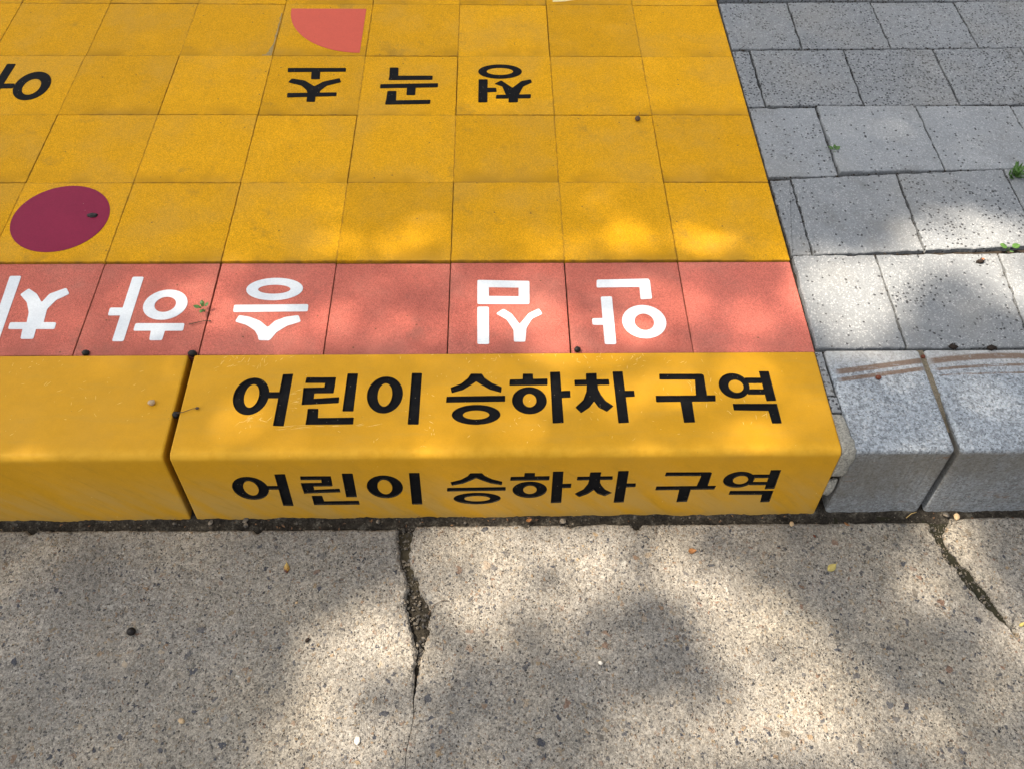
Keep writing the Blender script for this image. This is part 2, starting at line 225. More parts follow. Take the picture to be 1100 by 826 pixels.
def paver_material():
    k = NT('grey_paver_mat'); k.shift(); r = k.rnd(); oc = k.n.new('ShaderNodeObjectInfo').outputs['Color']; oc = k.sep(oc)
    n1 = k.noise(420, 2, .6); n2 = k.noise(12, 5, .6); n3 = k.noise(4, 3)
    fr = k.sep(k.voro(430).outputs['Color'])
    v = k.math('ADD', .66, k.math('MULTIPLY', fr[0], .26)); v = k.math('ADD', v, k.math('MULTIPLY', n2, .34))
    v = k.math('MULTIPLY', v, k.math('ADD', .92, k.math('MULTIPLY', r, .16)))
    v = k.math('MULTIPLY', v, oc[0])
    col = k.mix(1.0, (.206, .218, .226), k.comb(v, v, v), 'MULTIPLY')
    col = k.mix(k.math('MULTIPLY', k.math('GREATER_THAN', fr[1], .88), .35), col, (.48, .48, .47))
    dv = k.vmath('ADD', k.co, k.vmath('SCALE', k.noise(300, 2, .5, col=True), scale=.004))
    vo = k.voro(150, dv); sr = k.sep(vo.outputs['Color'])
    thr = k.math('SUBTRACT', .92, k.math('MULTIPLY', k.step(k.math('ADD', k.noise(17, 6, .72), k.math('SUBTRACT', oc[1], .5)), .42, .66), .72))
    pit = k.math('MULTIPLY', k.step(vo.outputs['Distance'], .22, .40, 1.0, 0.0), k.math('GREATER_THAN', sr[0], thr))
    col = k.mix(k.math('MULTIPLY', pit, .92), col, (.020, .020, .022))
    vb = k.voro(75, dv); br = k.sep(vb.outputs['Color'])
    pb = k.math('MULTIPLY', k.step(vb.outputs['Distance'], .16, .26, 1.0, 0.0), k.math('GREATER_THAN', br[0], k.math('SUBTRACT', 1.25, k.math('MULTIPLY', oc[1], .6))))
    col = k.mix(k.math('MULTIPLY', pb, .8), col, (.03, .029, .027))
    mould = k.math('MULTIPLY', k.step(k.noise(22, 5, .7), .58, .72), k.math('MULTIPLY', oc[1], .45))
    col = k.mix(mould, col, (.07, .068, .060))
    col = k.mix(k.math('MULTIPLY', k.step(n3, .45, .75), .30), col, (.26, .245, .21))
    col = k.mix(k.math('MULTIPLY', k.step(k.noise(6.5, 6, .7), .52, .70), .36), col, (.105, .100, .090))
    h = k.math('SUBTRACT', k.math('ADD', k.math('MULTIPLY', n1, .6), k.math('MULTIPLY', fr[0], .4)), k.math('MULTIPLY', pit, 1.6))
    return k.out(col, .82, k.bump(h, .7, .0012), .35)
M['paver'] = paver_material()

def granite_material():
    k = NT('granite_kerb_mat')
    fr = k.sep(k.voro(420).outputs['Color']); f2 = k.sep(k.voro(240).outputs['Color'])
    n1 = k.noise(600, 2); n2 = k.noise(14, 5, .6)
    v = k.math('ADD', .22, k.math('MULTIPLY', fr[0], .62)); v = k.math('ADD', v, k.math('MULTIPLY', f2[0], .52)); v = k.math('ADD', v, k.math('MULTIPLY', n2, .42))
    col = k.mix(1.0, (.245, .270, .292), k.comb(v, v, v), 'MULTIPLY')
    col = k.mix(k.math('MULTIPLY', k.math('GREATER_THAN', f2[1], .90), .30), col, (.50, .51, .51))
    col = k.mix(k.math('MULTIPLY', k.math('GREATER_THAN', fr[2], .90), .55), col, (.06, .065, .075))
    xyz = k.sep(k.co)
    # paler rim at the back of the top face
    ye = k.step(k.math('ADD', xyz[1], k.math('MULTIPLY', n2, .03)), -.040, .015)
    col = k.mix(k.math('MULTIPLY', ye, .5), col, (.42, .40, .36))
    # brown road film on the face towards the road
    zf = k.step(xyz[2], -.004, -.012)
    col = k.mix(k.math('MULTIPLY', zf, k.step(k.math('ADD', k.noise(7, 5, .7), k.math('MULTIPLY', xyz[2], 1.6)), .25, .55, .35, .78)), col, (.118, .104, .078))
    rs = k.math('MULTIPLY', k.math('MULTIPLY', zf, k.step(k.noise(18, 4, .7, k.vmath('MULTIPLY', k.co, (1, 1, 4))), .60, .72)), .6)
    col = k.mix(rs, col, (.16, .075, .025))
    # brown scrape marks that run across the tops
    strk = k.math('ADD', k.math('MULTIPLY', k.noise(60, 4, .7, k.vmath('MULTIPLY', k.co, (.35, 6.0, 1.0))), .65), k.math('MULTIPLY', k.noise(190, 3, .7), .35))
    def band(yc, w, x0, x1, slope, curve, thr):
        x = k.math('SUBTRACT', xyz[0], x0)
        yy = k.math('ADD', yc, k.math('MULTIPLY', x, slope))
        yy = k.math('SUBTRACT', yy, k.math('MULTIPLY', k.math('MULTIPLY', x, x), curve))
        d = k.math('ABSOLUTE', k.math('SUBTRACT', xyz[1], yy))
        m = k.step(k.math('ADD', d, k.math('MULTIPLY', strk, w * .6)), w * 1.15, w * .75)
        m = k.math('MULTIPLY', m, k.math('MULTIPLY', k.step(xyz[0], x0 - .004, x0 + .012), k.step(xyz[0], x1 + .004, x1 - .02)))
        return k.math('MULTIPLY', m, k.step(strk, thr, thr + .12, .15, 1.0))
    b = band(-.043, .0080, .620, .782, .15, .0, .34)
    for a in ((-.0585, .0060, .620, .775, .15, .0, .36), (-.023, .0090, .778, 1.25, .16, .60, .36), (-.039, .0042, .782, 1.25, .12, .40, .40), (-.050, .0025, .785, .97, .06, .2, .42)):
        b = k.math('MAXIMUM', b, band(*a))
    col = k.mix(k.math('MULTIPLY', b, .85), col, (.125, .070, .036))
    return k.out(col, .7, k.bump(k.math('ADD', n1, k.math('MULTIPLY', fr[0], .6)), .45, .0009), .4)
M['granite'] = granite_material()

def concrete_material():
    k = NT('concrete_road_mat')
    def warped(scale, amp):
        w = k.vmath('SCALE', k.vmath('SUBTRACT', k.noise(scale, 3, .6, col=True), (.5, .5, .5)), scale=amp)
        return k.vmath('ADD', k.co, w)
    wf, wc = warped(320, .004), warped(75, .022)
    f0 = k.voro(300, wf); f1 = k.sep(k.voro(620, wf).outputs['Color'])
    f0c = k.sep(f0.outputs['Color'])
    n1 = k.noise(330, 4, .68); n2 = k.noise(34, 6, .66); n3 = k.noise(3.2, 5, .6); n4 = k.noise(120, 3, .6)
    n5 = k.noise(95, 4, .7)
    v = k.math('ADD', -.64, k.math('MULTIPLY', f0c[0], .44)); v = k.math('ADD', v, k.math('MULTIPLY', f1[0], .56)); v = k.math('ADD', v, k.math('MULTIPLY', n5, .62))
    v = k.math('ADD', v, k.math('MULTIPLY', n1, .90)); v = k.math('ADD', v, k.math('MULTIPLY', n2, .70)); v = k.math('MAXIMUM', v, .16)
    base = k.mix(k.step(n3, .35, .68), (.238, .222, .194), (.300, .268, .213))
    base = k.mix(k.math('MULTIPLY', k.step(n4, .50, .70), .35), base, (.25, .21, .16))
    col = k.mix(1.0, base, k.comb(v, v, v), 'MULTIPLY')
    height = k.math('ADD', k.math('MULTIPLY', n1, 1.0), k.math('MULTIPLY', n4, .9))
    stone_cols = [(0, (.040, .044, .055)), (.20, (.075, .078, .088)), (.34, (.12, .108, .092)), (.48, (.29, .215, .13)), (.60, (.17, .105, .075)), (.72, (.33, .275, .20)), (.80, (.21, .19, .16)), (.88, (.15, .14, .13)), (1, (.42, .40, .35))]
    # sand grains, then small, medium and large embedded stones
    for sc, prob, lo, hi, op, wv in ((330, .60, .28, .50, .8, wf), (170, .62, .26, .42, .9, wf), (125, .58, .27, .38, .95, wc), (78, .68, .25, .33, .95, wc), (50, .80, .22, .28, .95, wc), (31, .90, .17, .22, .85, wc)):
        vo = k.voro(sc, wv); rr = k.sep(vo.outputs['Color'])
        m = k.math('MULTIPLY', k.step(vo.outputs['Distance'], lo, hi, 1.0, 0.0), k.math('GREATER_THAN', rr[0], prob))
        # most stones are still half covered by cement
        cover = k.step(k.math('ADD', rr[2], k.math('MULTIPLY', n1, .6)), .34, .78, .12, 1.0)
        sc_col = k.ramp(rr[1], stone_cols)
        sv = k.math('ADD', .65, k.math('MULTIPLY', n1, .7))
        sc_col = k.mix(1.0, sc_col, k.comb(sv, sv, sv), 'MULTIPLY')
        col = k.mix(k.math('MULTIPLY', k.math('MULTIPLY', m, cover), op), col, sc_col)
        height = k.math('ADD', height, k.math('MULTIPLY', m, .45 if sc > 100 else .2))
    # pin holes, gathered in patches
    vp = k.voro(230, wf); pr = k.sep(vp.outputs['Color'])
    thr = k.math('SUBTRACT', .93, k.math('MULTIPLY', k.step(n2, .40, .62), .25))
    pm = k.math('MULTIPLY', k.step(vp.outputs['Distance'], .16, .34, 1.0, 0.0), k.math('GREATER_THAN', pr[2], thr))
    col = k.mix(k.math('MULTIPLY', pm, .82), col, (.035, .032, .028))
    height = k.math('SUBTRACT', height, k.math('MULTIPLY', pm, 1.6))
    # old damp staining, broad
    col = k.mix(k.math('MULTIPLY', k.step(k.noise(2.1, 4), .52, .72), .22), col, (.105, .10, .092))
    col = k.mix(k.math('MULTIPLY', k.step(k.noise(8.5, 6, .68), .50, .66), .34), col, (.105, .098, .086))
    col = k.mix(k.math('MULTIPLY', k.step(k.noise(27, 5, .7), .60, .72), .34), col, (.36, .325, .265))
    return k.out(col, .9, k.bump(height, 1.0, .0022), .2)
M['concrete'] = concrete_material()

def soil_material():
    k = NT('gutter_soil_mat')
    f = k.sep(k.voro(360).outputs['Color']); n = k.noise(45, 5, .7); n1 = k.noise(400, 3)
    col = k.ramp(n, [(.3, (.012, .010, .008)), (.55, (.034, .029, .022)), (.72, (.11, .10, .08))])
    v = k.math('ADD', .55, k.math('MULTIPLY', f[0], .9)); col = k.mix(1.0, col, k.comb(v, v, v), 'MULTIPLY')
    col = k.mix(k.math('MULTIPLY', k.math('GREATER_THAN', f[1], .975), .5), col, (.15, .13, .10))
    return k.out(col, .95, k.bump(k.math('ADD', n1, k.math('MULTIPLY', f[0], .8)), .9, .002), .2)
M['soil'] = soil_material()
def crack_material():
    k = NT('crack_sand_mat')
    f = k.sep(k.voro(420).outputs['Color']); n = k.noise(60, 5, .7)
    col = k.ramp(n, [(.3, (.014, .012, .009)), (.6, (.040, .034, .024)), (.8, (.075, .064, .044))])
    v = k.math('ADD', .5, f[0]); col = k.mix(1.0, col, k.comb(v, v, v), 'MULTIPLY')
    gy = k.step(k.sep(k.co)[1], -.35, -.31)
    col = k.mix(k.math('MULTIPLY', gy, .6), col, (.085, .072, .045))
    return k.out(col, .95, k.bump(f[0], .8, .0015), .2)
M['crack_sand'] = crack_material()
M['moss_soil'] = flat('moss_soil_mat', (.020, .019, .011), .95, .7, 260)
M['mortar'] = (lambda k: k.out(k.mix(1.0, (.25, .24, .205), (lambda v: k.comb(v, v, v))(k.math('ADD', .45, k.math('ADD', k.math('MULTIPLY', k.sep(k.voro(420).outputs['Color'])[0], .6), k.math('MULTIPLY', k.noise(30, 4), .5)))), 'MULTIPLY'), .9, k.bump(k.noise(350, 4, .7), .9, .0016), .3))(NT('mortar_mat'))
M['grit'] = flat('grit_mat', (.16, .135, .095), .95, .95, 420)
M['chip'] = flat('chip_mat', (.30, .215, .085), .9, .6, 220)
M['joint'] = flat('joint_sand_mat', (.035, .027, .020), .95, .5, 300)
M['asphalt'] = flat('far_ground_mat', (.06, .058, .055), .9, .2, 40)
M['bark'] = flat('bark_mat', (.13, .10, .075), .9, .4, 30)
M['leaf'] = (lambda k: k.out(k.ramp(k.noise(3, 3), [(.3, (.040, .085, .018)), (.7, (.075, .13, .03))]), .5))(NT('tree_leaf_mat'))
M['weed'] = (lambda k: k.out(k.ramp(k.noise(150, 3), [(.3, (.035, .095, .014)), (.7, (.085, .18, .03))]), .45))(NT('weed_leaf_mat'))
M['seed'] = flat('black_seed_mat', (.012, .010, .009), .35, .4, 500)
M['berry'] = flat('dry_berry_mat', (.12, .035, .018), .4, .4, 300)
M['cone'] = flat('dark_cone_mat', (.022, .015, .011), .7, .5, 500)
M['rust'] = flat('rust_flake_mat', (.42, .11, .03), .6, .4, 300)
M['twig'] = flat('dry_twig_mat', (.10, .065, .04), .8, .4, 400)
M['straw'] = flat('straw_mat', (.42, .30, .12), .7, .2, 300)
M['yellow_leaf'] = flat('yellow_leaf_mat', (.42, .34, .11), .5, .15, 250)
M['brown_leaf'] = (lambda k: k.out(k.ramp(k.math('ADD', k.math('MULTIPLY', k.sep(k.co)[0], -45.0), k.math('MULTIPLY', k.noise(300, 3), .9)), [(.25, (.50, .33, .08)), (.50, (.36, .20, .04)), (.60, (.08, .02, .014))]), .5))(NT('brown_leaf_mat'))
M['orange_leaf'] = flat('orange_leaf_mat', (.26, .115, .04), .5, .3, 250)
M['pebble_white'] = flat('white_pebble_mat', (.62, .58, .50), .7, .2, 300)
M['pebble_tan'] = flat('tan_pebble_mat', (.46, .33, .19), .7, .2, 300)
M['gravel'] = (lambda k: k.out(k.ramp(k.rnd() if False else k.noise(90, 2), [(.35, (.03, .028, .026)), (.5, (.09, .08, .065)), (.62, (.20, .165, .12)), (.75, (.07, .066, .06))]), .85))(NT('gravel_mat'))

# ------------------------------------------------------------------ mesh helpers
def link(name, me, mat=None, parent=None, loc=None):
    o = bpy.data.objects.new(name, me); COL.objects.link(o)
    if mat is not None and not me.materials: me.materials.append(mat)
    if loc is not None: o.location = loc
    if parent is not None: o.parent = parent
    return o
def mesh(name, verts, faces, smooth=False):
    me = bpy.data.meshes.new(name); me.from_pydata([tuple(v) for v in verts], [], faces); me.validate(); me.update()
    bm = bmesh.new(); bm.from_mesh(me); bmesh.ops.recalc_face_normals(bm, faces=bm.faces); bm.to_mesh(me); bm.free()
    if smooth:
        for p in me.polygons: p.use_smooth = True
    return me
def bm_mesh(name, bm, smooth=False):
    me = bpy.data.meshes.new(name); bm.to_mesh(me); bm.free()
    if smooth:
        for p in me.polygons: p.use_smooth = True
    return me
def tag(o, label=None, cat=None, group=None, kind=None):
    if label: o['label'] = label
    if cat: o['category'] = cat
    if group: o['group'] = group
    if kind: o['kind'] = kind
    return o
def empty(name, loc):
    o = bpy.data.objects.new(name, None); COL.objects.link(o); o.location = loc; o.empty_display_size = .02; return o
def fillet(pts, r):
    out = []; n = len(pts)
    for i in range(n):
        a, b, c = Vector(pts[i - 1]), Vector(pts[i]), Vector(pts[(i + 1) % n])
        u, w = a - b, c - b
        d = min(r, u.length * .35, w.length * .35)
        p, q = b + u.normalized() * d, b + w.normalized() * d
        for t in (0, .33, .67, 1): out.append(tuple(p * (1 - t) ** 2 + b * (2 * t * (1 - t)) + q * t * t))
    return out
def union2d(shapes, r=.0013):
    """outlines and rings merged into one triangulated flat region"""
    V, F = [], []
    for kind, d in shapes:
        if kind == 'P':
            pts = fillet([(d[i], d[i + 1]) for i in range(0, len(d), 2)], r)
            area = sum(pts[i - 1][0] * pts[i][1] - pts[i][0] * pts[i - 1][1] for i in range(len(pts)))
            if area < 0: pts.reverse()
            b = len(V); V += pts; F.append(list(range(b, b + len(pts))))
        else:
            cx, cy, rx, ry, ix, iy, irx, iry = d; n = 44; b = len(V)
            for i in range(n):
                t = 2 * math.pi * i / n
                V.append((cx + rx * math.cos(t), cy + ry * math.sin(t))); V.append((ix + irx * math.cos(t), iy + iry * math.sin(t)))
            for i in range(n):
                j = (i + 1) % n; F.append([b + 2 * i, b + 2 * j, b + 2 * j + 1, b + 2 * i + 1])
    res = delaunay_2d_cdt([Vector(v) for v in V], [], F, 0, 1e-6, True)
    vs_, fs, ofs = res[0], res[2], res[5]
    tris = [f for f, o in zip(fs, ofs) if len(o)]
    used = sorted({i for f in tris for i in f}); idx = {u: k for k, u in enumerate(used)}
    return [tuple(vs_[u]) for u in used], [[idx[i] for i in f] for f in tris]
def solid2d(region, z0, z1, frame=None, sheet=False):
    """region extruded between two heights; frame maps (x, y, z) to a point"""
    v, t = region; fr = frame or (lambda x, y, z: (x, y, z)); n = len(v)
    if sheet: return [fr(x, y, z1) for x, y in v], [list(f) for f in t]
    vs_ = [fr(x, y, z1) for x, y in v] + [fr(x, y, z0) for x, y in v]
    fs = [list(f) for f in t] + [[i + n for i in reversed(f)] for f in t]
    ed = {}
    for f in t:
        for i in range(3):
            a, b = f[i], f[(i + 1) % 3]; ed.setdefault((min(a, b), max(a, b)), []).append((a, b))
    for e in ed.values():
        if len(e) == 1: a, b = e[0]; fs.append([b, a, a + n, b + n])
    return vs_, fs
def slab(outline, ztop, zbot, ch=.0015, chz=None):
    """block with a chamfered top rim from a convex outline (counter-clockwise)"""
    n = len(outline); chz = chz or ch
    P = [Vector(p) for p in outline]; ins = []
    for i in range(n):
        a, b, c = P[i - 1], P[i], P[(i + 1) % n]
        e1 = (b - a).normalized(); e2 = (c - b).normalized()
        nn = (Vector((-e1.y, e1.x)) + Vector((-e2.y, e2.x))); nn.normalize()
        k = max(.35, nn.dot(Vector((-e1.y, e1.x))))
        ins.append(b + nn * ch / k)
    v = [(p.x, p.y, ztop) for p in ins] + [(p.x, p.y, ztop - chz) for p in P] + [(p.x, p.y, zbot) for p in P]
    f = [list(range(n))]
    for i in range(n):
        j = (i + 1) % n; f.append([i, i + n, j + n, j]); f.append([i + n, i + 2 * n, j + 2 * n, j + n])
    return v, f
def rough_side(a, b, n, amp, seed):
    """points from a towards b (b left out), pushed about sideways"""
    a, b = Vector(a), Vector(b); d = b - a; nrm = Vector((-d.y, d.x)).normalized(); out = []
    for i in range(n):
        t = i / n; q = a + d * t
        w = amp * (noise.noise(Vector((q.x * 55 + seed, q.y * 55, seed * 1.7))) + .5 * noise.noise(Vector((q.x * 190, q.y * 190 + seed, 3.1)))) * min(1, 6 * t, 6 * (1 - t) + .15)
        out.append(tuple(q + nrm * w))
    return out
def blob(name, r, mat, loc, squash=(1, 1, 1), amp=.15, freq=3, seed=0, sub=3, parent=None):
    bm = bmesh.new(); bmesh.ops.create_icosphere(bm, subdivisions=sub, radius=1)
    for v in bm.verts:
        d = 1 + amp * noise.noise(v.co * freq + Vector((seed, seed * 2.3, 0)))
        v.co = Vector((v.co.x * r * squash[0] * d, v.co.y * r * squash[1] * d, v.co.z * r * squash[2] * d))
    return link(name, bm_mesh(name, bm, True), mat, parent, loc)
def tube(pts, radii, seg=7):
    P = [Vector(p) for p in pts]; v, f = [], []
    for i, p in enumerate(P):
        d = (P[min(i + 1, len(P) - 1)] - P[max(i - 1, 0)]).normalized()
        u = d.orthogonal().normalized(); w = d.cross(u)
        for s in range(seg):
            a = 2 * math.pi * s / seg; v.append(p + (u * math.cos(a) + w * math.sin(a)) * radii[i])
    for i in range(len(P) - 1):
        for s in range(seg):
            t = (s + 1) % seg; f.append([i * seg + s, i * seg + t, (i + 1) * seg + t, (i + 1) * seg + s])
    f.append(list(range(seg))[::-1]); f.append([(len(P) - 1) * seg + s for s in range(seg)])
    return v, f
def leaf_mesh(name, L, W, curl=.15, n=7, fold=.25, thick=.0003):
    """a leaf along +X with a midrib fold and a curl, given a real thickness"""
    top = []
    for i in range(n + 1):
        t = i / n; w = W * .5 * math.sin(math.pi * min(1, t * .97 + .02)) ** .8 * (1.12 - .35 * t); z = curl * L * (t - .5) ** 2 * 2
        top.append([(t * L - L / 2, w, z + w * fold), (t * L - L / 2, 0, z), (t * L - L / 2, -w, z + w * fold)])
    v = [p for r in top for p in r]; m = len(v); v += [(x, y, z - thick) for x, y, z in v]; f = []
    for i in range(n):
        for k in (0, 1):
            a, b, c, d = i * 3 + k, i * 3 + k + 1, i * 3 + k + 4, i * 3 + k + 3
            f.append([a, b, c, d]); f.append([a + m, d + m, c + m, b + m])
        for k, s in ((0, 1), (2, -1)):
            a, b = i * 3 + k, i * 3 + k + 3; f.append([a, b, b + m, a + m] if s > 0 else [b, a, a + m, b + m])
    return mesh(name, v, f, True)

# ------------------------------------------------------------------ ground, bedding and road
def plane_obj(name, x0, x1, y0, y1, z, mat, label, cat='ground'):
    return tag(link(name, mesh(name, [(x0, y0, z), (x1, y0, z), (x1, y1, z), (x0, y1, z)], [[0, 1, 2, 3]]), mat), label, cat, kind='structure')
plane_obj('ground', -400, 400, -400, 400, -.30, M['asphalt'], 'dark ground far beyond the pavement and road')
plane_obj('bedding_sand', -9, 9, -.002, 8, -.011, M['joint'], 'dark sand showing in the joints between the paving')
plane_obj('crack_bed', -9, .62, -7, -.19, ROAD_Z - .013, M['crack_sand'], 'sandy soil in the bottom of the left road crack')
plane_obj('crack_soil', .62, 9, -7, -.19, ROAD_Z - .008, M['moss_soil'], 'dark mossy soil in the right road crack')

C1L = [(-.079,-.238),(-.080,-.257),(-.073,-.296),(-.063,-.316),(-.059,-.334),(-.061,-.356),(-.054,-.384),(-.043,-.422),(-.039,-.436),(-.043,-.459),(-.0418,-.480),(-.0425,-.500),(-.0408,-.520),(-.0430,-.538),(-.0475,-.560),(-.0490,-.575),(-.0482,-.595),(-.056,-.64),(-.052,-.70)]
C1R = [(-.054,-.238),(-.061,-.265),(-.059,-.296),(-.045,-.322),(-.039,-.345),(-.027,-.360),(-.0225,-.372),(-.026,-.386),(-.024,-.402),(-.029,-.420),(-.034,-.440),(-.037,-.460),(-.0390,-.480),(-.0412,-.500),(-.0398,-.520),(-.0421,-.538),(-.0466,-.560),(-.0482,-.575),(-.0474,-.595),(-.0552,-.64)]
C2L = [(.782,-.239),(.780,-.250),(.786,-.274),(.789,-.298),(.803,-.315),(.808,-.341),(.824,-.366),(.843,-.396),(.852,-.408),(.8560,-.420)]
C2R = [(.816,-.234),(.799,-.253),(.798,-.276),(.809,-.298),(.821,-.317),(.829,-.336),(.840,-.359),(.849,-.391),(.8545,-.407),(.8566,-.420)]
def densify(l, step, amp, seed):
    out = []
    for i in range(len(l) - 1):
        a, b = Vector(l[i]), Vector(l[i + 1]); n = max(1, int((b - a).length / step))
        for j in range(n):
            q = a + (b - a) * (j / n); k = 1.0 if (i or j) else 0
            u = min(1.0, max(.06, (q.y + .51) / .07))
            w = lambda o: noise.noise(Vector((q.x * 110, q.y * 110, seed + o))) + .55 * noise.noise(Vector((q.x * 330, q.y * 330, seed + o)))
            out.append((q.x + k * u * amp * w(0), q.y + k * u * amp * .6 * w(9)))
    out.append(tuple(l[-1])); return out
def road_edge(x0, x1, y0, y1, seed):
    pts = []; n = max(2, int((x1 - x0) / .0035))
    for i in range(n + 1):
        x = x0 + (x1 - x0) * i / n; k = min(1, i / 3, (n - i) / 3)
        y = y0 + (y1 - y0) * i / n + k * (.0022 * noise.noise(Vector((x * 22, seed, 0))) + .0014 * noise.noise(Vector((x * 120, seed, 4))))
        c = noise.noise(Vector((x * 28, seed + 5, 8)))
        if c > .38: y -= k * (c - .38) * .035
        pts.append((x, y))
    return pts
left = [(-8, -.231), (-2, -.231)] + road_edge(-1.2, C1L[0][0], -.2305, C1L[0][1] + .001, 2)[:-1]
edge = left + densify(C1L, .0022, .0034, 1) + densify(C1R, .0022, .0034, 5)[::-1]
edge += road_edge(C1R[0][0], C2L[0][0], -.2315, -.2335, 6)[1:-1] + densify(C2L, .0022, .0034, 11) + densify(C2R, .0022, .0034, 15)[::-1]
edge += road_edge(C2R[0][0], 1.5, -.226, -.222, 9)[1:] + [(8, -.222), (8, -6), (-8, -6)]
def road_slab():
    from mathutils.kdtree import KDTree
    poly = edge[::-1]; n = len(poly); pts = [Vector(p) for p in poly]
    dense = []
    for i in range(n):
        a, c = pts[i - 1], pts[i]
        if abs(a.x) < 1.3 and abs(c.x) < 1.3 and a.y > -.8 and c.y > -.8: dense += [a, (a + c) / 2]
    kd = KDTree(len(dense))
    for i, p in enumerate(dense): kd.insert((p.x, p.y, 0), i)
    kd.balance(); rr = random.Random(2)
    inner = []; st = .0028
    for i in range(int(1.9 / st)):
        for j in range(int(.46 / st)):
            q = Vector((-.86 + i * st + rr.uniform(-.3, .3) * st, -.222 - j * st + rr.uniform(-.3, .3) * st))
            if q.y < -.224 and kd.find((q.x, q.y, 0))[2] > .0011: inner.append(q)
    res = delaunay_2d_cdt(pts + inner, [], [list(range(n))], 0, 1e-7, True)
    vv = [tuple(v) for v in res[0]]; tris = [f for f, o in zip(res[2], res[5]) if len(o)]
    used = sorted({i for f in tris for i in f}); ix = {u: k for k, u in enumerate(used)}
    vv = [vv[u] for u in used]; tris = [[ix[i] for i in f] for f in tris]
    vs_, fs = solid2d((vv, tris), ROAD_Z - .05, ROAD_Z)
    for i, (x, y) in enumerate(vv):                      # worn relief, and edges that have crumbled away
        if not (-.87 < x < 1.06 and -.70 < y): continue
        d = kd.find((x, y, 0))[2]
        z = .0011 * noise.noise(Vector((x * 38, y * 38, 3))) + .0009 * noise.noise(Vector((x * 105, y * 105, 6))) + .0005 * noise.noise(Vector((x * 260, y * 260, 9)))
        c = noise.noise(Vector((x * 60, y * 60, 12)))
        z -= .0055 * max(0, 1 - d / (.0045 + .0035 * max(0, c))) ** 2 * min(1, max(.15, (y + .52) / .07))
        vs_[i] = (x, y, ROAD_Z + z)
    me = bpy.data.meshes.new('road'); me.from_pydata(vs_, [], fs); me.update(); return me
road = tag(link('road', road_slab(), M['concrete']), 'worn concrete roadway with embedded stones and two cracks', 'road', kind='structure')

# gutter soil between kerb foot and road
def gutter():
    nx, ny = 620, 12; v = []; f = []
    for i in range(nx + 1):
        x = -1.5 + 3.2 * i / nx
        for j in range(ny + 1):
            y = -.185 - .062 * j / ny
            z = ROAD_Z - .006 + .004 * noise.noise(Vector((x * 25, y * 60, 1))) + .0025 * noise.noise(Vector((x * 140, y * 140, 2))) - .012 * max(0, (j - 9) / 3)
            if j < 7: z += max(0, .004 * noise.noise(Vector((x * 9, 0, 7))) + .004)
            v.append((x, y, z))
    for i in range(nx):
        for j in range(ny):
            a = i * (ny + 1) + j; f.append([a, a + 1, a + ny + 2, a + ny + 1])
    return mesh('gutter_soil', v, f, True)
tag(link('gutter_soil', gutter(), M['soil']), 'dark damp soil in the gap at the foot of the kerb', 'soil', kind='structure')
def gravel(name, spots, label, mat):
    v, f = [], []
    ico = bmesh.new(); bmesh.ops.create_icosphere(ico, subdivisions=1, radius=1)
    base = [x.co.copy() for x in ico.verts]; bf = [[q.index for q in x.verts] for x in ico.faces]; ico.free()
    for (x, y, z, r) in spots:
        b = len(v); s = Vector((random.uniform(.7, 1.3), random.uniform(.6, 1.1), random.uniform(.45, .8))); rot = Matrix.Rotation(random.random() * 6.28, 3, 'Z')
        for p in base:
            q = rot @ Vector((p.x * s.x, p.y * s.y, p.z * s.z)) * r * random.uniform(.8, 1.15); v.append((x + q.x, y + q.y, z + q.z))
        f += [[i + b for i in t] for t in bf]
    return tag(link(name, mesh(name, v, f), mat), label, 'gravel', kind='stuff')
sp = []
for i in range(150):
    x = random.uniform(-.8, 1.0); y = random.uniform(-.236, -.217); sp.append((x, y, ROAD_Z - .0045, random.choice((.0006, .0008, .001, .0013, .002))))
for i in range(9):
    sp.append((random.uniform(-.8, 1.0), random.uniform(-.229, -.219), ROAD_Z - .001, random.uniform(.003, .006)))
gravel('gutter_gravel', sp, 'fine gravel and grit lying in the gutter gap', M['gravel'])
sp = []
for i in range(260):
    t = random.random(); k = int(t * 9); l = C1L[k]; r = min(C1R, key=lambda q: abs(q[1] - l[1])); u = random.random()
    sp.append((l[0] + (r[0] - l[0]) * u, (l[1] + r[1]) / 2 + random.uniform(-.01, .01), ROAD_Z - .0095, random.choice((.0008, .0012, .0018, .0025))))
for i in range(190):
    k = random.randrange(7); l, r = C2L[k], C2R[k]; u = random.random()
    sp.append((l[0] + (r[0] - l[0]) * u, (l[1] + r[1]) / 2 + random.uniform(-.01, .01), ROAD_Z - .0072, random.choice((.0007, .0008, .001, .0014, .002))))
for i in range(150):
    q = random.choice(C1L[:10] + C1R[:10] + C2L + C2R); sp.append((q[0] + random.gauss(0, .004), q[1] + random.gauss(0, .004), ROAD_Z + .0002, random.choice((.0008, .001, .0014))))
for i in range(26):
    q = random.choice(C1L[:9] + C1R[:10] + C2L[:7]); sp.append((q[0] + random.gauss(0, .003), q[1] + random.gauss(0, .004), ROAD_Z - .002, random.uniform(.0018, .0034)))
gravel('crack_gravel', sp, 'small grit lying in the road cracks', M['gravel'])

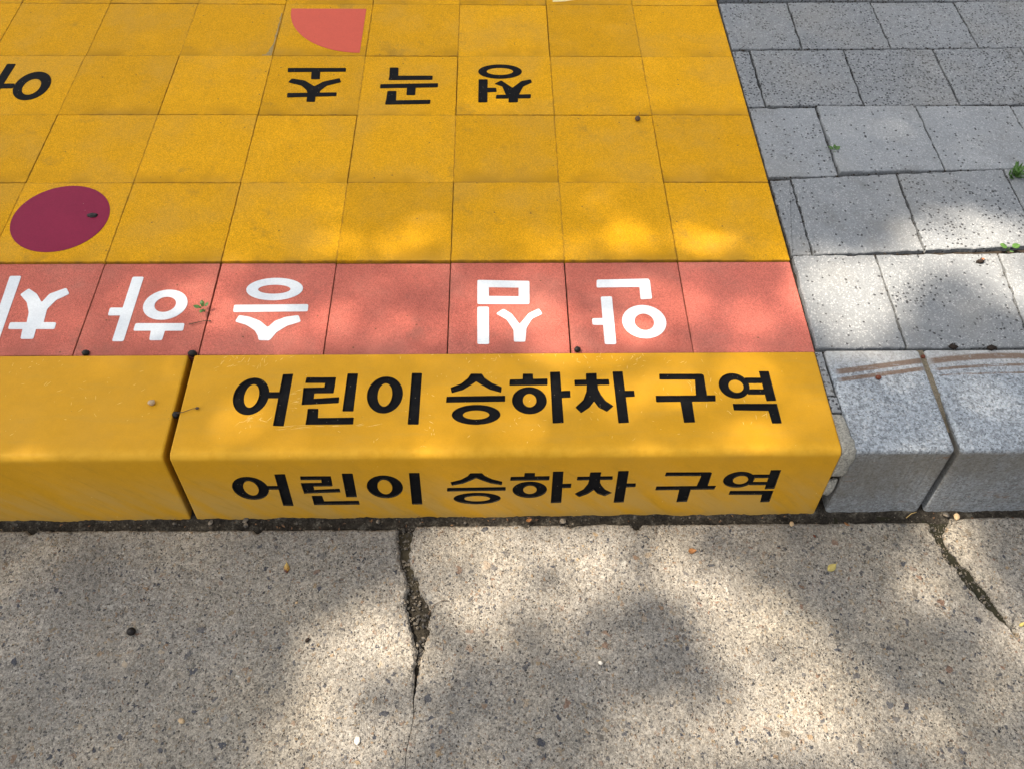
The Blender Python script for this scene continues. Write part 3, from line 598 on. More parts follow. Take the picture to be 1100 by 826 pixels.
# ------------------------------------------------------------------ tiles
def tile_mesh(name, half=.0997, depth=.05):
    out = []
    for a, b in (((-half, -half), (half, -half)), ((half, -half), (half, half)), ((half, half), (-half, half)), ((-half, half), (-half, -half))):
        out += [tuple(Vector(a) + (Vector(b) - Vector(a)) * t) for t in (.0, .012, .5, .988)]
    c = []
    for p in out:       # tiny rounding of the corners
        q = Vector(p)
        if abs(abs(q.x) - half) < 1e-6 and abs(abs(q.y) - half) < 1e-6: q *= .9965
        c.append(tuple(q))
    return mesh(name, *slab(c, 0, -depth, .0005))
YT = tile_mesh('yellow_tile'); YT.materials.append(M['yellow_tile'])
RT = tile_mesh('red_tile', .0991); RT.materials.append(M['red_tile'])
ORD = ['', 'second', 'third', 'fourth', 'fifth', 'sixth', 'seventh', 'eighth', 'ninth', 'tenth']
TILE = {}
ROWTXT = {1: 'in the row touching the red tiles', 2: 'between the red-tile-side row and the black-lettered row', 3: 'in the black-lettered row', 4: 'in the row holding the coral quarter circle', 5: 'in the row cut by the top edge'}
MARKED = {(2, 0): None}
for row in range(0, 6):
    c0 = {0: -4, 1: -5, 2: -5, 3: -5, 4: -6, 5: -6}[row]
    for c in range(c0, 3):
        rr = random.Random(row * 31 + c * 7 + 400)
        cx, cy = c * .2 + .1, row * .2 + .1
        red = row == 0
        o = link('paving_tile', RT if red else YT, None, None, (cx + rr.uniform(-.0006, .0006), cy + rr.uniform(-.0006, .0006) - (.0012 if red else 0), (-.0035 if red else 0) + rr.uniform(-.0006, .0006)))
        o.rotation_euler = (rr.uniform(-.002, .002), rr.uniform(-.002, .002), rr.uniform(-.0025, .0025))
        pos = 'beside the grey pavers' if c == 2 else ORD[2 - c] + ' from the grey pavers'
        if red: lab = {-4: 'red tile with the white syllable 차, cut by the left photo edge', -3: 'red tile with the white syllable 하 beside a small weed', -2: 'red tile with the white syllable 승', -1: 'blank red tile between the white syllables 승 and 심', 0: 'red tile with the white syllable 심', 1: 'red tile with the white syllable 안', 2: 'blank red tile at the row end beside the grey pavers'}[c]
        else: lab = {(1, -4): 'yellow tile with a large maroon disc', (3, -5): 'yellow tile with the partly cut black syllable 어', (3, -2): 'yellow tile with the black syllable 초', (3, -1): 'yellow tile with the black syllable 곡', (3, 0): 'yellow tile with the black syllable 청', (4, -2): 'yellow tile with a coral quarter circle', (5, 1): 'yellow tile with a pale cream arc, cut by the top photo edge', (4, -3): 'yellow tile with a chipped grey corner left of the coral quarter circle'}.get((row, c), 'plain yellow tile ' + ROWTXT[row] + ', ' + pos)
        tag(o, lab, 'paving tile', 'red paving tiles' if red else 'yellow paving tiles')
        TILE[(c, row)] = o
def on_tile(name, c, row, region, mat, h=.0006):
    """a painted mark lying on a tile, as its part"""
    cx, cy = c * .2 + .1, row * .2 + .1
    v, f = solid2d(([(x - cx, y - cy) for x, y in region[0]], region[1]), 0, h)
    return link(name, mesh(name, v, f), mat, TILE[(c, row)])
for (c, shapes) in zip((-4, -3, -2, 0, 1), WHITE): on_tile('letter', c, 0, union2d(shapes, .003), M['white_paint'])
for (c, shapes) in zip((-5, -2, -1, 0), BLACK): on_tile('letter', c, 3, union2d(shapes, .0025), M['black_paint'])
disc = [v for i in range(72) for v in (-.7078 + .0860 * math.cos(i * math.pi / 36), .3070 + .0842 * math.sin(i * math.pi / 36))]
on_tile('painted_disc', -4, 1, union2d([('P', disc)], 0), M['maroon_paint'])
fan = [-.2137, .9807] + [v for i in range(25) for v in (-.2137 - .1705 * math.cos(i * math.pi / 48), .9800 - .1685 * math.sin(i * math.pi / 48))]
on_tile('painted_quarter_circle', -2, 4, union2d([('P', fan)], 0), M['coral_paint'])
arc = [.2145, 1.150] + [v for i in range(25) for v in (.2145 + .0012 + .150 * math.sin(i * math.pi / 48), 1.163 - .151 * math.cos(i * math.pi / 48))]
on_tile('painted_arc', 1, 5, union2d([('P', arc)], 0), M['cream_paint'])
# worn grey corner of the chipped tile
rr = random.Random(3); pts = [(.0975, -.0975), (.0985, -.02), (.0978, .066)]
for i in range(30):
    t = i / 29; pts.append((.0945 + .0025 * rr.random() - .009 * max(0, t - .78) / .22 - .003 * rr.random() * t, .062 - .156 * t))
pts += [(.078, -.0945), (.077, -.0975)]
link('chipped_edge', mesh('chipped_edge', *solid2d(union2d([('P', [q for p in pts for q in p])], .0006), 0, .0004)), M['chip'], TILE[(-3, 4)])

# paving outside the picture, one bed of the same tiles and blocks
def bed(name, cells, mat, label):
    v, f = [], []
    for (x0, x1, y0, y1) in cells:
        a, b = slab([(x0, y0), (x1, y0), (x1, y1), (x0, y1)], 0, -.03, .0012); k = len(v); v += a; f += [[i + k for i in q] for q in b]
    return tag(link(name, mesh(name, v, f), mat), label, 'pavement', kind='structure')
cells = []
for row in range(1, 14):
    for c in range(-16, 3):
        if (c, row) not in TILE: cells.append((c * .2 + .001, c * .2 + .199, row * .2 + .001, row * .2 + .199))
bed('pavement', cells, M['yellow_tile'], 'yellow tiled pavement continuing beyond the photo')
bed('red_pavement', [(c * .2 + .001, c * .2 + .199, .0, .198) for c in range(-16, -4)], M['red_tile'], 'red tiled strip of the pavement continuing beyond the photo')

# ------------------------------------------------------------------ grey pavers
def paver(bl, br, tr, tl, z, label, seed, tone=(1, .5)):
    out = rough_side(bl, br, 46, .0026, seed) + rough_side(br, tr, 46, .0026, seed + 1) + rough_side(tr, tl, 46, .0026, seed + 2) + rough_side(tl, bl, 46, .0026, seed + 3)
    cx = sum(p[0] for p in out) / len(out); cy = sum(p[1] for p in out) / len(out)
    out = [(p[0] - cx, p[1] - cy) for p in out]
    rr = random.Random(seed)
    o = link('paving_block', mesh('paving_block', *slab(out, 0, -.05, .0016)), M['paver'], None, (cx, cy, z))
    o.rotation_euler = (rr.uniform(-.006, .006), rr.uniform(-.006, .006), 0)
    o.color = (tone[0] + rr.uniform(-.06, .06), tone[1] + rr.uniform(-.12, .12), 0, 1)
    return tag(o, label, 'paving block', 'grey paving blocks')
PAV = {
 'a': ([(.6025, .748, .607, .7525), (.752, .957, .7565, .974), (.961, 1.170, .978, 1.176), (1.174, 1.38, 1.18, 1.385)], lambda x: .0045, lambda x: .2085 + (x - .608) * .012),
 'b': ([(.607, .643, .607, .6455), (.647, .8465, .6485, .8525), (.851, 1.063, .857, 1.066), (1.067, 1.275, 1.070, 1.278)], lambda x: .2145 + (x - .64) * .045, lambda x: .409 + (x - .607) * .060),
 'c': ([(.6055, .7405, .6055, .7425), (.7455, .950, .7465, .950), (.9535, 1.1535, .9535, 1.1515), (1.157, 1.36, 1.155, 1.36)], lambda x: .4275 + max(0, x - .745) * .032 - (.008 if x < .743 else 0), lambda x: .6255 + (x - .605) * .012),
 'd': ([(.604, .6385, .604, .6405), (.6425, .8445, .6445, .8505), (.849, 1.049, .8535, 1.0515), (1.0525, 1.25, 1.055, 1.25), (1.2535, 1.45, 1.2535, 1.45)], lambda x: .6305 + (x - .64) * .016, lambda x: .8235 + (x - .604) * .020),
 'e': ([(.6045, .7585, .6045, .763), (.7625, .959, .767, .960), (.9625, 1.158, .9645, 1.160), (1.162, 1.36, 1.164, 1.36)], lambda x: .8285 + (x - .6) * .018, lambda x: 1.009 + (x - .6) * .020)}
PLAB = {'a': ['sunlit grey paver between the red tile and grey kerb', 'large pale grey paver above the first granite kerb, shaded at its centre', 'grey paver with a cone and brown spots, beside the right photo edge', 'grey paver mostly beyond the right photo edge, next to the kerb'],
 'b': ['thin grey paver sliver beside the last yellow tile nearest the red row', 'grey paver with a sunlit lower strip, right of the thin lower sliver', 'grey paver between the lower sunlit strip and the tall grass weed', 'grey paver right of the tall grass weed'],
 'c': ['short grey paver left of the tiny leafy weed', 'pale grey paver with a tiny leafy weed at its left edge', 'grey paver two places right of the tiny leafy weed', 'grey paver above the tall grass weed, cut by the right photo edge'],
 'd': ['thin grey paver sliver beside the yellow tile of the lettered row', 'grey pitted paver right of the upper thin sliver', 'grey pitted paver second from the upper thin sliver', 'dark pitted grey paver third from the upper thin sliver', 'grey paver at the right photo edge in the upper sliver row'],
 'e': ['grey paver touching the yellow tiles at the top photo edge', 'grey paver second from the yellow tiles at the top photo edge', 'grey paver third from the yellow tiles at the top photo edge', 'grey paver in the top right photo corner']}
for k, (row, (xs, lo, hi)) in enumerate(PAV.items()):
    for i, (b0, b1, t0, t1) in enumerate(xs):
        if row == 'a' and i == 3 : pass
        z = {('a', 0): .002, ('b', 0): -.003, ('b', 1): -.001, ('c', 0): -.002, ('c', 1): .003}.get((row, i), random.uniform(-.0015, .0015))
        paver((b0, lo(b0)), (b1, lo(b1)), (t1, hi(t1)), (t0, hi(t0)), z, PLAB[row][i], 100 + k * 20 + i * 5, {'a': (.95, .36), 'b': (.98, .46), 'c': (1.10, .44), 'd': (.93, .70), 'e': (.92, .62)}[row])
cells = []
for r_ in range(0, 13):
    y0 = .006 + r_ * .207 if r_ < 5 else 1.0235 + (r_ - 5) * .207
    for c in range(0, 20):
        x0 = .606 + c * .207 + (r_ % 2) * .1
        if r_ < 5 and x0 < 1.4: continue
        if c == 0 and r_ % 2: cells.append((.608, x0 - .002, y0 + .002, y0 + .204))
        cells.append((x0 + .002, x0 + .205, y0 + .002, y0 + .204))
bed('grey_pavement', cells, M['paver'], 'grey block pavement continuing beyond the photo')

sp = []
for row, (xs, lo, hi) in PAV.items():
    for i in range(70 if row != 'e' else 40):
        x = random.uniform(.61, 1.35); sp.append((x, hi(x) + .003 + random.gauss(0, .0016), -.0015, random.choice((.001, .0013, .0018, .0024))))
    for (b0, b1, t0, t1) in xs:
        for i in range(10):
            t = random.random() ** .7; y0, y1 = lo(b1), hi(t1); sp.append((b1 + (t1 - b1) * t + .002 + random.gauss(0, .0012), y0 + (y1 - y0) * t, -.0018, random.choice((.0009, .0012, .0017))))
gravel('joint_crumbs', sp, 'dark crumbs of dirt lying in the grey paver joints', M['joint'])
# ------------------------------------------------------------------ kerb stones
def kerb_profile(rad, n, back=.002):
    """outline in (y, z), from the back foot over the top to the front foot"""
    pr = [(-.002, -.26), (-.002, -back), (-.002 - back * .3, -back * .3), (-.002 - back, 0)]
    f = Vector((-(KD2 - KD1), -KH)).normalized(); A = Vector((-KD1, 0))
    ang = math.acos(max(-1, min(1, Vector((1, 0)).dot(f)))); d = rad / math.tan(ang / 2)
    p, q = A + Vector((d, 0)), A + f * d
    ctr = p + Vector((0, -rad))
    a0 = math.pi / 2; a1 = math.atan2(q.y - ctr.y, q.x - ctr.x)
    if a1 < 0: a1 += 2 * math.pi
    for i in range(n + 1):
        a = a0 + (a1 - a0) * i / n; pr.append((ctr.x + rad * math.cos(a), ctr.y + rad * math.sin(a)))
    k = .26 / KH; pr.append((-KD1 - (KD2 - KD1) * k, -.26))
    return pr
def kerb_mesh(name, x0, x1, rad, n, endr=.003, more=0, origin=(0, 0, 0)):
    pr = kerb_profile(rad, n); m = len(pr); cy = -.1; cz = -.13
    sta = [(x0, endr), (x0 + endr * .3, endr * .3), (x0 + endr, 0)] + [(x0 + endr + (x1 - x0 - 2 * endr) * q / (more + 1), 0) for q in range(1, more + 1)] + [(x1 - endr, 0), (x1 - endr * .3, endr * .3), (x1, endr)]
    v, f = [], []
    for (x, ins) in sta:
        for (y, z) in pr:
            d = Vector((cy - y, cz - z)); d.normalize(); v.append((x - origin[0], y + d.x * ins, z + d.y * ins))
    for s in range(len(sta) - 1):
        for i in range(m):
            j = (i + 1) % m; f.append([s * m + i, s * m + j, (s + 1) * m + j, (s + 1) * m + i])
    f.append(list(range(m))); f.append([(len(sta) - 1) * m + i for i in reversed(range(m))])
    return mesh(name, v, f)
FU = Vector((0, -(KD2 - KD1), -KH)).normalized()              # down the front face
FN = Vector((0, -KH, KD2 - KD1)).normalized()                 # out of the front face
FO = Vector((0, -KD1, 0))
def top_frame(x, y, z): return (x, y, z)
def front_frame(x, y, z):                                     # y counts as minus the distance down the face
    p = FO + FU * (.042 + (-y - .0405) * .841) + FN * z; return (x, p.y, p.z)
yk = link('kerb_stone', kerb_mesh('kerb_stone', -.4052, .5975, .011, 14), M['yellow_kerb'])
yk.data.materials.append(M['letter_groove'])
regions = [union2d(s, .0014) for s in KERB]
cv, cf = [], []
for frm in (top_frame, front_frame):
    for rg in regions:
        a, b = solid2d(rg, -.0034, .004, frm); k = len(cv); cv += a; cf += [[i + k for i in q] for q in b]
cut = link('cutter', mesh('cutter', cv, cf), M['letter_groove'])
mod = yk.modifiers.new('engrave', 'BOOLEAN'); mod.operation = 'DIFFERENCE'; mod.object = cut; mod.solver = 'EXACT'; mod.material_mode = 'TRANSFER'
dg = bpy.context.evaluated_depsgraph_get(); dg.update()
eng = bpy.data.meshes.new_from_object(yk.evaluated_get(dg)); yk.modifiers.clear()
print('engraved', len(yk.data.polygons), '->', len(eng.polygons), [m.name for m in eng.materials])
eng.name = 'kerb_stone'; yk.data = eng; bpy.data.objects.remove(cut)
tag(yk, 'yellow kerb stone with black Korean lettering on its top and front', 'kerb stone', 'yellow kerb stones')
for frm in (top_frame, front_frame):
    for rg in regions:
        link('letter', mesh('letter', *solid2d(rg, 0, -.0030, frm, sheet=True)), M['black_paint'], yk)
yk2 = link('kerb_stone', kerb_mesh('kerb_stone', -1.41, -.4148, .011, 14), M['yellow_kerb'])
tag(yk2, 'plain yellow kerb stone without lettering, left of the dark joint', 'kerb stone', 'yellow kerb stones')
# scratches in the paint
def in_region(q, rg):
    v, t = rg
    if not (min(p[0] for p in v) < q[0] < max(p[0] for p in v) and min(p[1] for p in v) < q[1] < max(p[1] for p in v)): return False
    for f in t:
        s = [(v[f[(i + 1) % 3]][0] - v[f[i]][0]) * (q[1] - v[f[i]][1]) - (v[f[(i + 1) % 3]][1] - v[f[i]][1]) * (q[0] - v[f[i]][0]) for i in range(3)]
        if all(x >= 0 for x in s) or all(x <= 0 for x in s): return True
    return False
def scratches(parent, spots, seed):
    rr = random.Random(seed); v, f = [], []
    for (x, y, rx, ry, n, ang, spread, ln) in spots:
        for i in range(max(3, int(n * .6))):
            px, py = rr.gauss(x, rx * .5), rr.gauss(y, ry * .5); a = R(ang + rr.gauss(0, spread)); L = rr.uniform(.3, 1) * ln; w = rr.uniform(.00012, .0004)
            if py > -.004 or py < -.176 or (parent is yk and any(in_region((px + e * L * math.cos(a), py + e * L * math.sin(a)), g) for g in regions for e in (-.5, -.25, 0, .25, .5))): continue
            bend = rr.uniform(-.1, .1); nseg = 3; b = len(v); ok = True
            for s in range(nseg + 1):
                t = s / nseg - .5; aa = a + bend * t; c = Vector((px + math.cos(aa) * L * t, py + math.sin(aa) * L * t)); nn = Vector((-math.sin(aa), math.cos(aa))) * w * (1 - abs(t) * 1.6)
                v += [(c.x + nn.x, c.y + nn.y, .0003), (c.x - nn.x, c.y - nn.y, .0003)]
            f += [[b + 2 * s, b + 2 * s + 1, b + 2 * s + 3, b + 2 * s + 2] for s in range(nseg)]
    o = link('scratches', mesh('scratches', v, f), M['scratch'], parent); o['kind'] = 'stuff'; return o
scratches(yk, [(-.30, -.125, .03, .012, 34, 30, 25, .016), (-.232, -.088, .012, .016, 40, 5, 12, .012), (-.32, -.015, .07, .014, 50, 65, 30, .012), (-.20, -.137, .09, .006, 26, 8, 6, .03),
  (.40, -.07, .05, .03, 46, 100, 22, .018), (.31, -.02, .10, .015, 40, 60, 35, .010), (.12, -.01, .25, .015, 60, 80, 40, .008), (.05, -.14, .35, .03, 40, 20, 50, .008), (.46, -.10, .06, .04, 30, 85, 30, .014), (.10, -.09, .35, .06, 60, 10, 50, .006), (-.02, -.145, .004, .006, 10, 85, 10, .006)], 4)
scratches(yk2, [(-.66, -.02, .08, .02, 26, 60, 40, .005), (-.60, -.06, .12, .04, 22, 20, 30, .014), (-.52, -.08, .05, .04, 14, 75, 30, .010), (-.72, -.10, .1, .06, 12, 20, 50, .008), (-.50, -.12, .08, .04, 8, 60, 60, .006)], 8)

# granite kerb stones
def granite(x0, x1, label, seed, slant=0):
    me = kerb_mesh('kerb_stone', x0, x1, .0055, 6, .005, int((min(x1, 1.2) - x0) / .004) if x1 < 1 else 180)
    for v in me.vertices:
        if v.co.x < x0 + .02: v.co.x += slant * max(-.2, v.co.y) / -.19 + .0016 * noise.noise(Vector((v.co.y * 40, v.co.z * 40, seed)))
        if v.co.x > x1 - .02: v.co.x += .0016 * noise.noise(Vector((v.co.y * 40, v.co.z * 40, seed + 4)))
        dz = Vector((v.co.y + KD1, v.co.z)).length
        if dz < .02 or v.co.z > -.004 and v.co.y < -.17:              # chips and wear along the front edge
            w = (.0012 * noise.noise(Vector((v.co.x * 60, seed, 1))) + .0012 * noise.noise(Vector((v.co.x * 170, v.co.z * 90, seed))) - .0030 * max(0, noise.noise(Vector((v.co.x * 45, seed + 3, 4))) - .25)) * max(0, 1 - dz / .02)
            v.co.y -= w * .7; v.co.z += w * .7
        v.co.y += .002
    return tag(link('kerb_stone', me, M['granite']), label, 'kerb stone', 'granite kerb stones')
granite(.6125, .7690, 'short grey granite kerb stone between the mortar filling and the open joint', 2, .004)
granite(.7775, 1.775, 'grey granite kerb stone right of the open joint, cut by the photo edge', 5, .001)
def joint_grit():
    v, f = [], []; ny, nx = 70, 6
    for j in range(ny + 1):
        y = .002 - .150 * j / ny; zc = -.0035 - .010 * sm_(.55, 1.0, j / ny)
        for i in range(nx + 1):
            x = .7675 + .011 * i / nx + .0012 * (j / ny); v.append((x, y, zc + .0022 * noise.noise(Vector((x * 320, y * 160, 2))) + .0012 * noise.noise(Vector((x * 500, y * 420, 7)))))
    for j in range(ny):
        for i in range(nx): a = j * (nx + 1) + i; f.append([a, a + 1, a + nx + 2, a + nx + 1])
    return mesh('joint_grit', v, f, True)
def sm_(a, b, x):
    t = max(0., min(1., (x - a) / (b - a))); return t * t * (3 - 2 * t)
tag(link('joint_grit', joint_grit(), M['grit']), 'sandy grit packed into the joint between the granite kerbs', 'grit', kind='stuff')
def kerb_row(name, segs, mat, rad, label):
    v, f = [], []
    for x0, x1 in segs:
        me = kerb_mesh('t', x0, x1, rad, 6); k = len(v); v += [tuple(q.co) for q in me.vertices]; f += [[i + k for i in p.vertices] for p in me.polygons]; bpy.data.meshes.remove(me)
    return tag(link(name, mesh(name, v, f), mat), label, 'kerb', kind='structure')
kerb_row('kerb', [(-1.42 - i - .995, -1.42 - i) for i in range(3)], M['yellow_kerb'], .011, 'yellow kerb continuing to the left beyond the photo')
kerb_row('grey_kerb', [(1.785 + i, 2.78 + i) for i in range(3)], M['granite'], .0035, 'grey granite kerb continuing to the right beyond the photo')
# joint filling between yellow and granite kerbs
def filler(y0, y1, x0, x1, z, name, label, cat, mat, seed):
    out = rough_side((x0, y0), (x1, y0), 6, .001, seed) + rough_side((x1, y0), (x1 - .001, y1), 22, .0012, seed + 1) + rough_side((x1 - .001, y1), (x0, y1), 6, .001, seed + 2) + rough_side((x0, y1), (x0, y0), 22, .0006, seed + 3)
    return tag(link(name, mesh(name, *slab(out, z, -.06, .0011)), mat), label, cat)
filler(-.0860, -.0015, .5988, .6105, -.0008, 'brick_fragment', 'long thin grey brick sliver wedged between yellow and granite kerbs', 'brick fragment', M['paver'], 31)['group'] = 'brick slivers in the kerb joint'
filler(-.1170, -.0890, .5990, .6135, -.0015, 'brick_fragment', 'short grey brick piece below the long sliver in the kerb joint', 'brick fragment', M['paver'], 41)['group'] = 'brick slivers in the kerb joint'
def mortar(k0, k1, seed):
    path = []                                           # down the top, over the arris and down the face
    for i in range(14): path.append((-.1195 - .066 * i / 13, 0.0, 0))
    for i in range(1, 15): p = FO + FU * (.112 * i / 14); path.append((p.y, p.z, 1))
    v, f = [], []; nx = 14; full = len(path); path = path[k0:k1]
    for k, (y, z, fr) in enumerate(path):
        t = (k + k0) / (full - 1); k += k0; e0 = min(1, (k - k0) / 1.5, (k1 - 1 - k) / 1.5)
        xl = .5965; xr = .6155 + .0055 * math.exp(-((t - .50) / .20) ** 2) + .0035 * noise.noise(Vector((k * .55, 3 + seed, 1))) - .009 * max(0, t - .72) / .28 - .004 * max(0, .1 - t) / .1
        for i in range(nx + 1):
            s = i / nx; bul = .0035 * math.sin(math.pi * min(1, max(0, s))) ** .6 * max(0, e0) - (.005 if i in (0, nx) or e0 <= 0 else 0)
            bul += .0015 * noise.noise(Vector((s * 5, k * .9, 5 + seed))) + .0009 * noise.noise(Vector((s * 14, k * 2.3, 9 + seed)))
            n = Vector((0, 0, 1)) if not fr else FN
            if abs(k - 13) < 2: n = Vector((0, -.6, .8)); bul -= .0022
            x = xl + (xr - xl) * s; y += .0016 * (0 if e0 > 0 else 1) * noise.noise(Vector((s * 6, seed, k))); v.append((x, y + n.y * bul, z + n.z * bul))
    m = nx + 1; top = len(v)
    for k in range(len(path) - 1):
        for i in range(nx): a = k * m + i; f.append([a, a + 1, a + m + 1, a + m])
    return mesh('mortar_patch', v, f, True)
for k0, k1, sd, lab in ((0, 22, 0, 'rough lump of grey mortar filling the joint over the kerb edge'), (22, 28, 7, 'small broken mortar piece below the larger lump, low in the kerb joint')):
    mo = link('mortar_patch', mortar(k0, k1, sd), M['mortar'])
    sm = mo.modifiers.new('thickness', 'SOLIDIFY'); sm.thickness = .008; sm.offset = -1
    tag(mo, lab, 'mortar', 'mortar pieces in the kerb joint')

# ------------------------------------------------------------------ small loose things
tag(blob('seed_ball', .0052, M['seed'], (-.579, .0035, -.0005), (1.15, 1, .9), .2, 3, 1), 'black seed lying at the kerb edge under the white syllable 하', 'seed', 'black seeds')
tag(blob('seed_ball', .0062, M['seed'], (-.409, .0015, -.001), (1.2, .9, .9), .2, 3, 2), 'black seed stuck at the back end of the yellow kerb joint', 'seed', 'black seeds')
tag(blob('seed_ball', .0050, M['seed'], (.2105, .0045, .0005), (1.05, 1, .9), .2, 3, 3), 'black seed at the kerb edge below the white syllable 안', 'seed', 'black seeds')
tag(blob('seed_ball', .0055, M['seed'], (-.4115, -.113, -.003), (1, 1, .9), .25, 3, 4), 'black seed wedged halfway along the yellow kerb joint', 'seed', 'black seeds')
tag(blob('seed_ball', .0062, M['seed'], (-.462, -.399, ROAD_Z + .0052), (1.05, 1, .95), .06, 2, 5), 'round black seed alone on the shaded road', 'seed', 'black seeds')
tag(blob('berry', .0042, M['berry'], (.686, -.056, .0035), (1.1, .95, .9), .15, 3, 6), 'reddish dry berry on the granite below the brown scrape', 'berry', 'dry berries')
tag(blob('berry', .0036, M['berry'], (.7735, -.012, -.002), (1, 1, .9), .15, 3, 16), 'reddish dry berry at the back of the granite joint', 'berry', 'dry berries')
def cone(x, y, z, s, label, seed):
    o = empty('cone_fragment', (x, y, z)); rr = random.Random(seed)
    v, f = [], []
    body = blob('cone_core', s * .62, M['cone'], (0, 0, s * .4), (1.3, .9, .7), .4, 3, seed, 3, o)
    for i in range(16):
        a = rr.random() * 6.28; p = Vector((math.cos(a) * s * rr.uniform(.4, .95), math.sin(a) * s * rr.uniform(.3, .7), s * rr.uniform(.15, .7)))
        q = Vector((rr.uniform(-1, 1), rr.uniform(-1, 1), rr.uniform(.1, 1))).normalized(); u = q.orthogonal(); b = len(v); r2 = s * .35
        v += [p - u * r2 * .5, p + u * r2 * .5, p + q * r2 + u * r2 * .2, p + q * r2 * .6 - q.cross(u) * r2 * .3]
        f += [[b, b + 1, b + 2], [b, b + 2, b + 3], [b, b + 3, b + 1], [b + 1, b + 3, b + 2]]
    link('cone_scales', mesh('cone_scales', v, f), M['cone'], o)
    return tag(o, label, 'cone', 'dark cone fragments'), o
c_, _ = cone(.935, .191, .001, .0078, 'dark cone fragment with an orange flake on the sunlit paver', 1)
link('cone_flake', leaf_mesh('cone_flake', .006, .0035, .2), M['rust'], c_, (.003, .001, .0085))
cone(.826, .004, 0, .0078, 'dark cone fragment in the kerb line, left one of the close pair', 2)
cone(.889, .002, -.001, .0085, 'dark cone fragment in the kerb line, right one of the close pair', 3)
tag(blob('pebble', .0048, M['pebble_tan'], (-.4505, -.0945, .0035), (1.1, .9, .85), .35, 2.5, 8), 'pale pebble sitting on the plain yellow kerb', 'pebble', 'loose pebbles')
def pebble(x, y, r, m, label, seed, sq=(1.1, .8, .6)):
    o = tag(blob('pebble', r, M[m], (x, y, ROAD_Z + r * .35), sq, .3, 1.6, seed, 2), label, 'pebble', 'loose pebbles'); o.rotation_euler.z = seed; return o
pebble(-.116, -.553, .0052, 'pebble_white', 'white pebble on the road near the hairline end of the crack', 11)
pebble(-.363, -.524, .0045, 'pebble_tan', 'tan pebble on the shaded road near the bottom photo edge', 12)
pebble(-.226, -.357, .0022, 'pebble_tan', 'tiny orange pebble on the road below the brown leaf', 13)
pebble(.555, -.236, .0042, 'pebble_tan', 'tan pebble set in the road edge below the last kerb letters', 14)
pebble(.228, -.452, .0034, 'pebble_white', 'tiny white pebble on the middle of the right road slab', 15)
pebble(.828, -.226, .0060, 'pebble_tan', 'pinkish pebble at the top of the right road crack', 17)
pebble(.812, -.222, .0050, 'gravel', 'dark stone in the gutter above the right road crack', 18)
# fallen leaves
def fallen(x, y, L, W, rz, mat, label, z=ROAD_Z, tilt=(0, 0), stalk=True, curl=.15):
    o = empty('fallen_leaf', (x, y, z + .0022)); o.rotation_euler = (tilt[0], tilt[1], R(rz))
    link('leaf_blade', leaf_mesh('leaf_blade', L, W, curl), M[mat], o)
    if stalk: v, f = tube([(L * .48, 0, .001), (L * .62, .0006, .001), (L * .78, .0016, .0004)], [.0005, .00045, .0003], 5); link('leaf_stalk', mesh('leaf_stalk', v, f, True), M['straw'], o)
    return tag(o, label, 'leaf', 'fallen leaves')
fallen(.602, -.311, .019, .0115, 35, 'yellow_leaf', 'pale yellow oval leaf lying on the right part of the road')
fallen(-.248, -.303, .017, .0095, 98, 'brown_leaf', 'yellow and dark brown curled leaf on the shaded road', tilt=(.25, 0), curl=.4)
fallen(.386, -.281, .014, .009, 10, 'orange_leaf', 'small orange-brown dead leaf on the road under the front lettering', tilt=(.3, .1), stalk=False, curl=.5)
fallen(.644, -.238, .010, .004, -35, 'orange_leaf', 'orange leaf scrap in the gutter below the kerb joint', stalk=False, curl=.4)
fallen(.587, -.258, .006, .0038, -50, 'berry', 'tiny dark red scrap on the road right of the last letters', stalk=False)
fallen(.130, -.226, .010, .006, 20, 'orange_leaf', 'orange leaf scrap in the gutter under the middle of the kerb', stalk=False, curl=.5)
fallen(-.202, -.414, .009, .006, 60, 'cone', 'dark dead leaf scrap on the sunlit left road slab', tilt=(.3, 0), stalk=False, curl=.5)
fallen(.868, -.404, .012, .005, 30, 'yellow_leaf', 'yellow leaf scrap at the right photo edge beyond the crack', stalk=False, curl=.3)
v, f = [], []
for i in range(75):
    c = Vector((random.uniform(-.75, .95), random.uniform(-.236, -.217), ROAD_Z + random.uniform(-.003, .002))); s = random.uniform(.0012, .0038)
    d = Vector((random.gauss(0, 1), random.gauss(0, 1), random.gauss(0, .4))).normalized(); u = d.cross(Vector((random.gauss(0, .4), random.gauss(0, .4), 1))).normalized(); k = len(v)
    v += [c - d * s, c + u * s * .5 + Vector((0, 0, .0004)), c + d * s, c - u * s * .4, c + Vector((0, 0, -.0006))]; f += [[k, k + 1, k + 4], [k + 1, k + 2, k + 4], [k + 2, k + 3, k + 4], [k + 3, k, k + 4], [k, k + 3, k + 2, k + 1]]
M['litter'] = (lambda k: k.out(k.ramp(k.noise(60, 2), [(.35, (.035, .022, .014)), (.55, (.16, .075, .03)), (.7, (.22, .15, .07))]), .8))(NT('leaf_litter_mat'))
tag(link('leaf_litter', mesh('leaf_litter', v, f), M['litter']), 'brown crumbs of dry leaf scattered along the gutter gap', 'litter', kind='stuff')
